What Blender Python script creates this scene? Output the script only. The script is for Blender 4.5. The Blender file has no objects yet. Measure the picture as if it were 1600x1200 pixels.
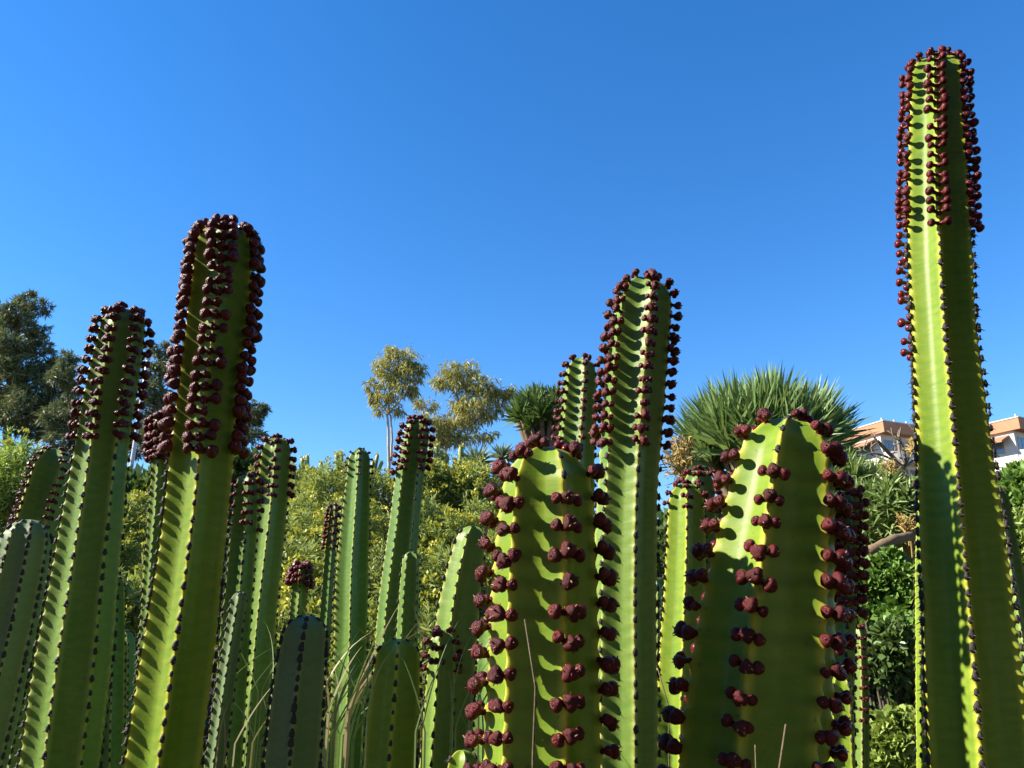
import bpy, math, random
import numpy as np
from mathutils import Vector, Quaternion, Matrix
R_ = math.radians
random.seed(7)
rng = np.random.default_rng(7)
scn = bpy.context.scene
COL = scn.collection

# ------------------------------------------------------------------ camera, sky, sun, exposure
F_PX, PITCH, CAM_Z = 1250.0, R_(18.0), 1.5
cd = bpy.data.cameras.new('camera'); cam = bpy.data.objects.new('camera', cd); COL.objects.link(cam)
cam.location = (0, 0, CAM_Z); cam.rotation_euler = (R_(90) + PITCH, 0, 0)
cd.sensor_width = 36.0; cd.lens = F_PX / 1600 * 36.0; cd.clip_start = 0.02; cd.clip_end = 3000
scn.camera = cam
SUN_EL, SUN_AZ = R_(34.5), R_(5)          # azimuth: from the left, turned this much towards the viewer
sunv = Vector((-math.cos(SUN_EL) * math.cos(SUN_AZ), -math.cos(SUN_EL) * math.sin(SUN_AZ), math.sin(SUN_EL)))
w = bpy.data.worlds.new('World'); scn.world = w; w.use_nodes = True
nt = w.node_tree; bg = nt.nodes['Background']
sky = nt.nodes.new('ShaderNodeTexSky'); sky.sky_type = 'NISHITA'; sky.sun_disc = False
sky.sun_elevation = SUN_EL; sky.sun_rotation = math.atan2(sunv.x, sunv.y)
sky.air_density = 1.0; sky.dust_density = 0.0; sky.ozone_density = 3.0; sky.altitude = 0
hs = nt.nodes.new('ShaderNodeHueSaturation'); hs.inputs['Saturation'].default_value = 1.31
nt.links.new(sky.outputs[0], hs.inputs['Color']); wb = nt.nodes.new('ShaderNodeMix'); wb.data_type = 'RGBA'; wb.blend_type = 'MULTIPLY'; wb.inputs[0].default_value = 1.0
wb.inputs[7].default_value = (1.0, 1.0, 1.11, 1)      # the camera's cool white balance for the whole sky
nt.links.new(hs.outputs[0], wb.inputs[6]); nt.links.new(wb.outputs[2], bg.inputs['Color'])
bg.inputs['Strength'].default_value = 0.09
sl = bpy.data.lights.new('sun', 'SUN'); sl.energy = 5.0; sl.angle = R_(0.53); sl.color = (1.0, 0.93, 0.80)
so = bpy.data.objects.new('sun', sl); COL.objects.link(so)
so.rotation_euler = sunv.to_track_quat('Z', 'Y').to_euler(); so.location = sunv * 30
vs = scn.view_settings; vs.view_transform = 'Standard'; vs.look = 'None'; vs.exposure = 1.38; vs.gamma = 1.0
vs.use_curve_mapping = False

# ------------------------------------------------------------------ helpers
CP, SP = math.cos(PITCH), math.sin(PITCH)
def ray(x, y):
    a, b = (x - 800) / F_PX, (600 - y) / F_PX
    return np.array((a, CP - b * SP, SP + b * CP))
def at(x, y, D):                          # the point seen at photo pixel x, y that stands D metres in front
    d = ray(x, y); return np.array((0, 0, CAM_Z)) + d * (D / d[1])
def pxm(y, D):                            # metres per photo pixel there
    return D / ray(800, y)[1] / F_PX
def sstep(a, b, v):
    t = np.clip((v - a) / (b - a), 0, 1); return t * t * (3 - 2 * t)
def ground_z(x, y):
    x = np.asarray(x, float); y = np.asarray(y, float)
    z = 2.3 * sstep(2.6, 9.0, y) + 3.2 * sstep(9, 40, y) + 5.0 * sstep(35, 85, y) - 6.0 * sstep(120, 500, y)
    return z + 0.05 * np.sin(x * 1.7 + y) * sstep(1, 4, y) + 0.04 * np.sin(x * 3.1 - y * 2.3)

def np_mesh(name, V, tris=None, quads=None, var=None, smooth=True, mats=(), mi=None):
    me = bpy.data.meshes.new(name)
    V = np.asarray(V, np.float32)
    nt_ = 0 if tris is None else len(tris); nq = 0 if quads is None else len(quads)
    loops = np.concatenate([np.asarray(a, np.int32).ravel() for a in (tris, quads) if a is not None and len(a)])
    tot = np.concatenate([np.full(nt_, 3, np.int32), np.full(nq, 4, np.int32)])
    start = np.concatenate([[0], np.cumsum(tot)[:-1]]).astype(np.int32)
    me.vertices.add(len(V)); me.vertices.foreach_set('co', V.ravel())
    me.loops.add(len(loops)); me.loops.foreach_set('vertex_index', loops)
    me.polygons.add(nt_ + nq); me.polygons.foreach_set('loop_start', start)
    try: me.polygons.foreach_set('loop_total', tot)
    except Exception: pass
    me.polygons.foreach_set('use_smooth', np.full(nt_ + nq, smooth))
    if mi is not None: me.polygons.foreach_set('material_index', np.asarray(mi, np.int32))
    if var:
        for k, a in var.items():
            at_ = me.attributes.new(k, 'FLOAT', 'POINT'); at_.data.foreach_set('value', np.asarray(a, np.float32))
    for m in mats: me.materials.append(m)
    me.update(calc_edges=True); me.validate()
    return me

def link(name, me, parent=None, loc=None):
    o = bpy.data.objects.new(name, me); COL.objects.link(o)
    if parent is not None: o.parent = parent
    if loc is not None: o.location = loc
    return o
def thing(name, label, cat, loc, group=None):
    o = bpy.data.objects.new(name, None); COL.objects.link(o); o.location = loc
    o.empty_display_size = 0.1
    return tag(o, label, cat, group)
def tag(o, label, cat, group=None, kind=None):
    o['label'] = label; o['category'] = cat
    if group: o['group'] = group
    if kind: o['kind'] = kind
    return o
def unit(v): return v / (np.linalg.norm(v, axis=-1, keepdims=True) + 1e-12)

class Acc:                                # collects geometry for one mesh
    def __init__(s): s.V = []; s.T = []; s.Q = []; s.n = 0; s.A = []; s.MT = []; s.MQ = []
    def add(s, V, T=None, Q=None, a=0.0, m=0):
        V = np.asarray(V, float).reshape(-1, 3); s.V.append(V)
        s.A.append(np.full(len(V), a) if np.isscalar(a) else np.asarray(a, float))
        if T is not None and len(T): T = np.asarray(T); s.T.append(T + s.n); s.MT.append(np.full(len(T), m))
        if Q is not None and len(Q): Q = np.asarray(Q); s.Q.append(Q + s.n); s.MQ.append(np.full(len(Q), m))
        s.n += len(V)
    def mesh(s, name, mats, smooth=True, off=(0, 0, 0)):
        V = np.concatenate(s.V) - np.asarray(off)
        T = np.concatenate(s.T) if s.T else None; Q = np.concatenate(s.Q) if s.Q else None
        mi = np.concatenate(s.MT + s.MQ)
        return np_mesh(name, V, T, Q, {'var': np.concatenate(s.A)}, smooth, mats, mi)

def blades(acc, P, d, L, W, droop=0.2, a=None, m=0, wide=0.5, flat=None):
    """narrow leaves: base pair, middle pair, tip"""
    P = np.asarray(P, float); n = len(P); d = unit(np.asarray(d, float))
    L = np.broadcast_to(L, n)[:, None]; W = np.broadcast_to(W, n)[:, None]; dr = np.broadcast_to(droop, n)[:, None]
    rv = rng.normal(size=(n, 3)) if flat is None else np.cross(d, flat) + 0.25 * rng.normal(size=(n, 3))
    side = unit(np.cross(d, rv)) if flat is None else unit(rv)
    dn = np.array((0, 0, -1.0))
    b0 = P; b1 = P + d * L * wide + dn * dr * L * wide ** 2; b2 = P + d * L + dn * dr * L
    V = np.stack([b0 - side * W * 0.3, b0 + side * W * 0.3, b1 + side * W * 0.5, b1 - side * W * 0.5, b2], 1).reshape(-1, 3)
    i = np.arange(n)[:, None] * 5
    if a is None: a = rng.random(n)
    acc.add(V, np.concatenate([i + 3, i + 2, i + 4], 1), np.concatenate([i, i + 1, i + 2, i + 3], 1), np.repeat(a, 5), m)

def tube(acc, pts, rad, k=7, a=0.5, m=0, cap=True):
    pts = np.asarray(pts, float); n = len(pts); rad = np.broadcast_to(rad, n)
    t = unit(np.gradient(pts, axis=0))
    ref = np.array((1.0, 0, 0)) if abs(t[:, 0]).mean() < 0.8 else np.array((0, 1.0, 0))
    u = unit(np.cross(t, ref)); v = np.cross(t, u)
    th = np.arange(k) / k * 2 * math.pi
    V = pts[:, None] + rad[:, None, None] * (np.cos(th)[None, :, None] * u[:, None] + np.sin(th)[None, :, None] * v[:, None])
    i = np.arange(n - 1)[:, None] * k; j = np.arange(k)[None]; j2 = (j + 1) % k
    Q = np.stack([i + j, i + j2, i + k + j2, i + k + j], -1).reshape(-1, 4)
    V = V.reshape(-1, 3); T = None
    if cap:
        V = np.concatenate([V, pts[-1:] + t[-1:] * rad[-1] * 0.5]); b = (n - 1) * k
        jj = np.arange(k); T = np.stack([b + jj, b + (jj + 1) % k, np.full(k, n * k)], 1)
    acc.add(V, T, Q, a, m)

def curve(p0, p1, p2, n=8):
    t = np.linspace(0, 1, n)[:, None]
    return (1 - t) ** 2 * np.asarray(p0) + 2 * t * (1 - t) * np.asarray(p1) + t * t * np.asarray(p2)

# ------------------------------------------------------------------ materials
ALB = 0.72
def sc3(c, k=None): return tuple(x * (k or ALB) for x in c[:3])
def new_mat(name):
    m = bpy.data.materials.new(name); m.use_nodes = True
    nt = m.node_tree; return m, nt, nt.nodes['Principled BSDF']
def N(nt, t, **kw):
    n = nt.nodes.new(t)
    for k, v in kw.items():
        if k in n.inputs: n.inputs[k].default_value = v
        else: setattr(n, k, v)
    return n
def ramp(nt, fac, stops):
    r = nt.nodes.new('ShaderNodeValToRGB'); e = r.color_ramp.elements
    while len(e) < len(stops): e.new(0.5)
    for x, (p, c) in zip(e, stops): x.position = p; x.color = (*c, 1) if len(c) == 3 else c
    nt.links.new(fac, r.inputs[0]); return r.outputs[0]
def mix(nt, fac, a, b, mode='MIX'):
    n = nt.nodes.new('ShaderNodeMix'); n.data_type = 'RGBA'; n.blend_type = mode
    for s, v in ((n.inputs[0], fac), (n.inputs[6], a), (n.inputs[7], b)):
        if hasattr(v, 'is_linked') or hasattr(v, 'links'): nt.links.new(v, s)
        elif isinstance(v, (int, float)): s.default_value = v
        else: s.default_value = (*v, 1)
    return n.outputs[2]
def attr(nt, name):
    n = nt.nodes.new('ShaderNodeAttribute'); n.attribute_name = name; return n.outputs['Fac']
def objcoord(nt, scale=(1, 1, 1)):
    tc = nt.nodes.new('ShaderNodeTexCoord'); mp = nt.nodes.new('ShaderNodeMapping'); mp.inputs['Scale'].default_value = scale
    nt.links.new(tc.outputs['Object'], mp.inputs[0]); return mp.outputs[0]

def stem_material(name, face, valley, edge, sss=0.014, rough=0.42):
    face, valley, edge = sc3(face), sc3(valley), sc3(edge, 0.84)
    m, nt, p = new_mat(name); L = nt.links
    rid = attr(nt, 'ridge'); ban = attr(nt, 'band'); age = attr(nt, 'age')
    n1 = N(nt, 'ShaderNodeTexNoise', Scale=9.0, Detail=4.0); L.new(objcoord(nt, (1, 1, 0.5)), n1.inputs['Vector'])
    n2 = N(nt, 'ShaderNodeTexNoise', Scale=90.0, Detail=3.0); L.new(objcoord(nt, (0.35, 0.35, 1.3)), n2.inputs['Vector'])
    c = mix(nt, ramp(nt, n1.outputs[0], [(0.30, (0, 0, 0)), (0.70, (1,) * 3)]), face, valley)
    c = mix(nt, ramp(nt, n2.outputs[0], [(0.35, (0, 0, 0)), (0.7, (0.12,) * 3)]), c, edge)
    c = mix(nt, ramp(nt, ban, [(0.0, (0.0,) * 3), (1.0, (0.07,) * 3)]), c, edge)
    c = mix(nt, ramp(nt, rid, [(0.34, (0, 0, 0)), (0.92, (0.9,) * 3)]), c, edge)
    # dry scars and corky marks on old growth
    n3 = N(nt, 'ShaderNodeTexNoise', Scale=38.0, Detail=6.0, Roughness=0.7); L.new(objcoord(nt), n3.inputs['Vector'])
    mul = N(nt, 'ShaderNodeMath', operation='MULTIPLY'); L.new(ramp(nt, n3.outputs[0], [(0.58, (0, 0, 0)), (0.72, (0.9,) * 3)]), mul.inputs[0]); L.new(age, mul.inputs[1])
    c = mix(nt, mul.outputs[0], c, (0.20, 0.15, 0.08))
    n4 = N(nt, 'ShaderNodeTexNoise', Scale=160.0, Detail=1.0); L.new(objcoord(nt), n4.inputs['Vector'])
    c = mix(nt, ramp(nt, n4.outputs[0], [(0.70, (0, 0, 0)), (0.76, (0.5,) * 3)]), c, (0.09, 0.07, 0.03))
    L.new(c, p.inputs['Base Color'])
    p.inputs['Roughness'].default_value = rough; p.inputs['Specular IOR Level'].default_value = 0.16
    p.inputs['Subsurface Weight'].default_value = sss; p.inputs['Subsurface Radius'].default_value = (0.8, 1.0, 0.12)
    p.inputs['Subsurface Scale'].default_value = 0.016
    n5 = N(nt, 'ShaderNodeTexNoise', Scale=26.0, Detail=5.0); L.new(objcoord(nt, (3.0, 3.0, 0.12)), n5.inputs['Vector'])     # faint lengthwise streaks
    c = mix(nt, ramp(nt, n5.outputs[0], [(0.45, (0, 0, 0)), (0.75, (0.30,) * 3)]), c, valley); L.new(c, p.inputs['Base Color'])
    b = N(nt, 'ShaderNodeBump', Strength=0.25, Distance=0.002); L.new(n2.outputs[0], b.inputs['Height']); L.new(b.outputs[0], p.inputs['Normal'])
    return m
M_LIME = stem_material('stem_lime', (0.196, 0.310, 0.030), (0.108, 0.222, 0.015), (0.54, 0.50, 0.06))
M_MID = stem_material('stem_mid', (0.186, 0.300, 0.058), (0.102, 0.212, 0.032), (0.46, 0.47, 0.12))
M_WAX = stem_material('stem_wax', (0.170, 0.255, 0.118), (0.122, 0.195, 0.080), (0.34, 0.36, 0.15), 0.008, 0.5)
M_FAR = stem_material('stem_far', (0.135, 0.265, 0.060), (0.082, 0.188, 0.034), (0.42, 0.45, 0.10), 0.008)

def fruit_material(name, c0, c1, rough):
    c0, c1 = sc3(c0), sc3(c1)
    m, nt, p = new_mat(name); L = nt.links
    oi = nt.nodes.new('ShaderNodeObjectInfo')
    n = N(nt, 'ShaderNodeTexNoise', Scale=160.0, Detail=4.0); L.new(objcoord(nt), n.inputs['Vector'])
    c = mix(nt, n.outputs[0], c0, c1)
    c = mix(nt, ramp(nt, oi.outputs['Random'], [(0, (0, 0, 0)), (1, (0.55,) * 3)]), c, tuple(x * 1.7 for x in c1))
    L.new(c, p.inputs['Base Color']); p.inputs['Roughness'].default_value = rough; p.inputs['Specular IOR Level'].default_value = 0.22
    b = N(nt, 'ShaderNodeBump', Strength=0.5, Distance=0.001); L.new(n.outputs[0], b.inputs['Height']); L.new(b.outputs[0], p.inputs['Normal'])
    return m
M_FRUIT = fruit_material('fruit_maroon', (0.055, 0.0045, 0.0055), (0.118, 0.0095, 0.0105), 0.27)
M_ROUGH = fruit_material('fruit_rough', (0.046, 0.0050, 0.0058), (0.100, 0.0105, 0.0110), 0.42)
M_TIP = fruit_material('fruit_tip', (0.30, 0.14, 0.10), (0.40, 0.22, 0.14), 0.6)
def plain(name, c0, c1, scale=20.0, rough=0.8, bump=0.3, dist=0.01):
    c0, c1 = sc3(c0), sc3(c1)
    m, nt, p = new_mat(name); L = nt.links
    n = N(nt, 'ShaderNodeTexNoise', Scale=scale, Detail=6.0, Roughness=0.65); L.new(objcoord(nt), n.inputs['Vector'])
    L.new(ramp(nt, n.outputs[0], [(0.3, c0), (0.7, c1)]), p.inputs['Base Color']); p.inputs['Roughness'].default_value = rough
    b = N(nt, 'ShaderNodeBump', Strength=bump, Distance=dist); L.new(n.outputs[0], b.inputs['Height']); L.new(b.outputs[0], p.inputs['Normal'])
    return m
M_PAD = plain('areole_pad', (0.012, 0.008, 0.007), (0.045, 0.03, 0.026), 400, 0.7, 0.4, 0.001)
M_SPINE = plain('spine', (0.02, 0.013, 0.010), (0.06, 0.04, 0.03), 300, 0.5, 0, 0.001)
def leaf_material(name, c0, c1, trans=0.25, rough=0.5):
    c0, c1 = sc3(c0, 0.98), sc3(c1, 0.98)
    m, nt, p = new_mat(name); L = nt.links
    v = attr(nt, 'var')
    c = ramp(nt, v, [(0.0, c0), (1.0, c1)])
    L.new(c, p.inputs['Base Color']); p.inputs['Roughness'].default_value = rough; p.inputs['Specular IOR Level'].default_value = 0.3
    tr = nt.nodes.new('ShaderNodeBsdfTranslucent'); L.new(mix(nt, 0.5, c, (c1[0] * 1.2, c1[1] * 1.2, c1[2] * 0.5)), tr.inputs['Color'])
    ms = nt.nodes.new('ShaderNodeMixShader'); ms.inputs[0].default_value = trans
    L.new(p.outputs[0], ms.inputs[1]); L.new(tr.outputs[0], ms.inputs[2]); L.new(ms.outputs[0], nt.nodes['Material Output'].inputs[0])
    return m
M_SHRUB = leaf_material('shrub_leaf', (0.13, 0.19, 0.05), (0.36, 0.41, 0.13), 0.35)
M_FLOWER = leaf_material('shrub_flower', (0.32, 0.33, 0.04), (0.50, 0.47, 0.06))
M_LEFTSHRUB = leaf_material('left_shrub_leaf', (0.15, 0.24, 0.05), (0.36, 0.44, 0.11), 0.35)
M_PINE = leaf_material('pine_needle', (0.065, 0.090, 0.036), (0.19, 0.21, 0.095), 0.22)
M_EUC = leaf_material('eucalyptus_leaf', (0.19, 0.19, 0.05), (0.42, 0.38, 0.10), 0.3)
M_DRACO = leaf_material('dragon_leaf', (0.085, 0.155, 0.055), (0.24, 0.33, 0.12), 0.25, 0.4)
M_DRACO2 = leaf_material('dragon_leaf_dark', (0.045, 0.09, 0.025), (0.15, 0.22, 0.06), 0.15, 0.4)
M_DRACO3 = leaf_material('dragon_leaf_glossy', (0.10, 0.17, 0.05), (0.28, 0.36, 0.12), 0.2, 0.35)
M_SHADE_TREE = leaf_material('shade_tree_leaf', (0.022, 0.040, 0.014), (0.050, 0.080, 0.030), 0.06)  # kept dark so the added shade trees bounce little light back
M_BUSH = leaf_material('bush_leaf', (0.07, 0.15, 0.03), (0.20, 0.32, 0.06), 0.25)
M_BRIGHT = leaf_material('bright_bush_leaf', (0.14, 0.22, 0.04), (0.36, 0.44, 0.11), 0.25)
M_STRAW = leaf_material('straw', (0.26, 0.21, 0.11), (0.50, 0.42, 0.24), 0.15, 0.6)
M_GRASS = leaf_material('green_grass', (0.12, 0.20, 0.07), (0.28, 0.34, 0.14), 0.2, 0.5)
M_ORANGE = leaf_material('seed_head', (0.22, 0.14, 0.04), (0.44, 0.31, 0.09), 0.1, 0.7)
M_AGAVE = leaf_material('grey_blade', (0.14, 0.19, 0.13), (0.30, 0.36, 0.24), 0.1, 0.5)
M_PALEBARK = plain('pale_bark', (0.34, 0.28, 0.20), (0.58, 0.50, 0.38), 6, 0.8)
M_BARK = plain('grey_bark', (0.07, 0.055, 0.04), (0.16, 0.13, 0.10), 12, 0.9)
M_DRACOBARK = plain('dragon_bark', (0.16, 0.10, 0.05), (0.32, 0.22, 0.12), 14, 0.9)
M_TWIG = plain('twig', (0.16, 0.12, 0.08), (0.34, 0.28, 0.20), 40, 0.85)
M_SOIL = plain('soil', (0.030, 0.022, 0.015), (0.085, 0.062, 0.04), 5, 0.95, 0.8, 0.05)
M_WHITE = plain('white_render', (0.60, 0.55, 0.47), (0.76, 0.71, 0.63), 0.6, 0.85, 0.05)
M_TERRA = plain('terracotta_paint', (0.44, 0.20, 0.10), (0.56, 0.27, 0.14), 0.8, 0.85, 0.05)
M_FRAME = plain('window_frame', (0.30, 0.30, 0.30), (0.42, 0.42, 0.42), 3, 0.5, 0)
M_POLE = plain('pole_paint', (0.55, 0.56, 0.56), (0.70, 0.70, 0.70), 3, 0.4, 0)
def glass_mat():
    m, nt, p = new_mat('window_glass'); p.inputs['Base Color'].default_value = (0.10, 0.16, 0.20, 1)
    p.inputs['Roughness'].default_value = 0.06; p.inputs['Specular IOR Level'].default_value = 0.8; return m
M_GLASS = glass_mat()

# ------------------------------------------------------------------ ground
def build_ground():
    ys = np.concatenate([np.linspace(-6, 12, 73), np.linspace(13, 100, 60), np.geomspace(105, 1500, 25)])
    xs = np.concatenate([-np.geomspace(1200, 14, 22), np.linspace(-13, 13, 79), np.geomspace(14, 1200, 22)])
    X, Y = np.meshgrid(xs, ys)
    Z = ground_z(X, Y) + 0.03 * rng.normal(size=X.shape) * (np.abs(X) < 14) * (Y < 12)
    V = np.stack([X, Y, Z], -1).reshape(-1, 3); n = len(xs)
    i = np.arange(len(ys) - 1)[:, None] * n + np.arange(n - 1)[None]
    Q = np.stack([i, i + 1, i + n + 1, i + n], -1).reshape(-1, 4)
    o = link('ground', np_mesh('ground', V, None, Q, mats=[M_SOIL]))
    o['kind'] = 'structure'; o['label'] = 'dark soil slope under the plants'
build_ground()

# ------------------------------------------------------------------ fruit and areole meshes (shared)
def uv_sphere(nu, nv):
    V = [(0, 0, -1.0)]
    for i in range(1, nv):
        ph = -math.pi / 2 + math.pi * i / nv
        for j in range(nu):
            a = 2 * math.pi * j / nu; V.append((math.cos(ph) * math.cos(a), math.cos(ph) * math.sin(a), math.sin(ph)))
    V.append((0, 0, 1.0)); V = np.array(V); T = []; Q = []
    for j in range(nu):
        j2 = (j + 1) % nu
        T.append((0, 1 + j2, 1 + j)); b = 1 + (nv - 2) * nu
        T.append((b + j, b + j2, len(V) - 1))
        for i in range(nv - 2): Q.append((1 + i * nu + j, 1 + i * nu + j2, 1 + (i + 1) * nu + j2, 1 + (i + 1) * nu + j))
    return V, np.array(T), np.array(Q)
def fruit_mesh(kind, seed):
    """along +Z from the areole: short stalk, body of radius 1 centred at z = stalk + 1"""
    r = np.random.default_rng(seed); acc = Acc()
    st = {'side': 1.15, 'mid': 0.6}[kind]
    tube(acc, [(0, 0, -0.5), (0.03, 0, st * 0.5), (0, 0.02, st + 0.3)], [0.50, 0.40, 0.55], 7, m=0, cap=False)
    V, T, Q = uv_sphere(15, 10)
    a = np.arctan2(V[:, 1], V[:, 0]); rho = np.hypot(V[:, 0], V[:, 1])
    lob = 1 + (0.10 if kind == 'side' else 0.16) * np.cos(3 * a + r.uniform(0, 6)) * rho
    V = V * np.stack([lob, lob, np.full(len(V), 0.86)], 1)
    V[:, 2] -= 0.22 * np.exp(-(rho / 0.28) ** 2) * (V[:, 2] > 0)
    if kind == 'mid':
        f = r.normal(size=(6, 3)) * 3.2; p = r.uniform(0, 6, 6)
        V = V * (1 + 0.028 * np.sin(V @ f.T + p).sum(1))[:, None]
    acc.add(V + (0, 0, st + 0.9), T, Q, 0.5, 0 if kind == 'side' else 1)
    if kind == 'mid':                    # dried styles and bracts
        for _ in range(7):
            d = unit(r.normal(size=3) + (0, 0, 0.9)); b = np.array((0, 0, st + 0.9)) + d * 0.8
            d2 = unit(d + 0.4 * r.normal(size=3)); tube(acc, [b, b + d2 * 0.22, b + d2 * 0.44], [0.15, 0.10, 0.04], 4, m=1 if r.random() < 0.72 else 2)
    elif kind == 'side':
        tube(acc, [(0, 0, st + 1.45), (0, 0, st + 1.66), (0.03, 0, st + 1.86)], [0.16, 0.11, 0.05], 5, m=2 if seed % 3 == 0 else 1)
    return acc.mesh('fruit_' + kind, [M_FRUIT, M_ROUGH, M_TIP])
FR = {k: [fruit_mesh(k, s) for s in range(4)] for k in ('side', 'mid')}
def areole_mesh(seed):
    """unit pad about 1 tall: X across the rib, Y along it, Z outwards; two spines spread and pointing down"""
    r = np.random.default_rng(seed + 50); acc = Acc()
    V, T, Q = uv_sphere(10, 6); V = V * (0.36, 0.60, 0.22); V[:, 1] += 0.08 * np.cos(V[:, 0] * 6)
    acc.add(V * (1 + 0.10 * np.sin(V @ r.normal(size=(3, 3)) * 6).sum(1))[:, None] + (0, 0, 0.06), T, Q, 0.5, 0)
    for s in (-1, 1):
        L = r.uniform(0.45, 0.75); d = unit(np.array((s * r.uniform(0.5, 0.9), -r.uniform(0.2, 0.7), 0.8)))
        b = np.array((s * 0.12, -0.1, 0.15)); tube(acc, [b, b + d * L * 0.5, b + d * L + (0, -0.05, 0)], [0.085, 0.055, 0.012], 4, m=1)
    if seed % 2: 
        V, T, Q = uv_sphere(8, 5); acc.add(V * 0.22 + (0.05, 0.42, 0.12), T, Q, 0.5, 0)
    return acc.mesh('areole', [M_PAD, M_SPINE])
AR = [areole_mesh(s) for s in range(5)]
def mesh_arrays(me):
    V = np.empty(len(me.vertices) * 3, np.float32); me.vertices.foreach_get('co', V); V = V.reshape(-1, 3).astype(float)
    T = [p.vertices[:] for p in me.polygons if len(p.vertices) == 3]; Q = [p.vertices[:] for p in me.polygons if len(p.vertices) == 4]
    MT = [p.material_index for p in me.polygons if len(p.vertices) == 3]; MQ = [p.material_index for p in me.polygons if len(p.vertices) == 4]
    return V, np.array(T), np.array(Q), np.array(MT), np.array(MQ)
ARR = {}
def joined(name, items, parent, mats):
    """items: (mesh, location, 3x3) -> one mesh"""
    Vs, Ts, Qs, mT, mQ, n = [], [], [], [], [], 0
    for me, loc, M3 in items:
        if me.name not in ARR: ARR[me.name] = mesh_arrays(me)
        V, T, Q, MT, MQ = ARR[me.name]
        Vs.append(V @ M3.T + loc); Ts.append(T + n); Qs.append(Q + n); mT.append(MT); mQ.append(MQ); n += len(V)
    me = np_mesh(name, np.concatenate(Vs), np.concatenate(Ts), np.concatenate(Qs), None, True, mats, np.concatenate(mT + mQ))
    o = link(name, me, parent); o['kind'] = 'stuff'; return o

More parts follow.
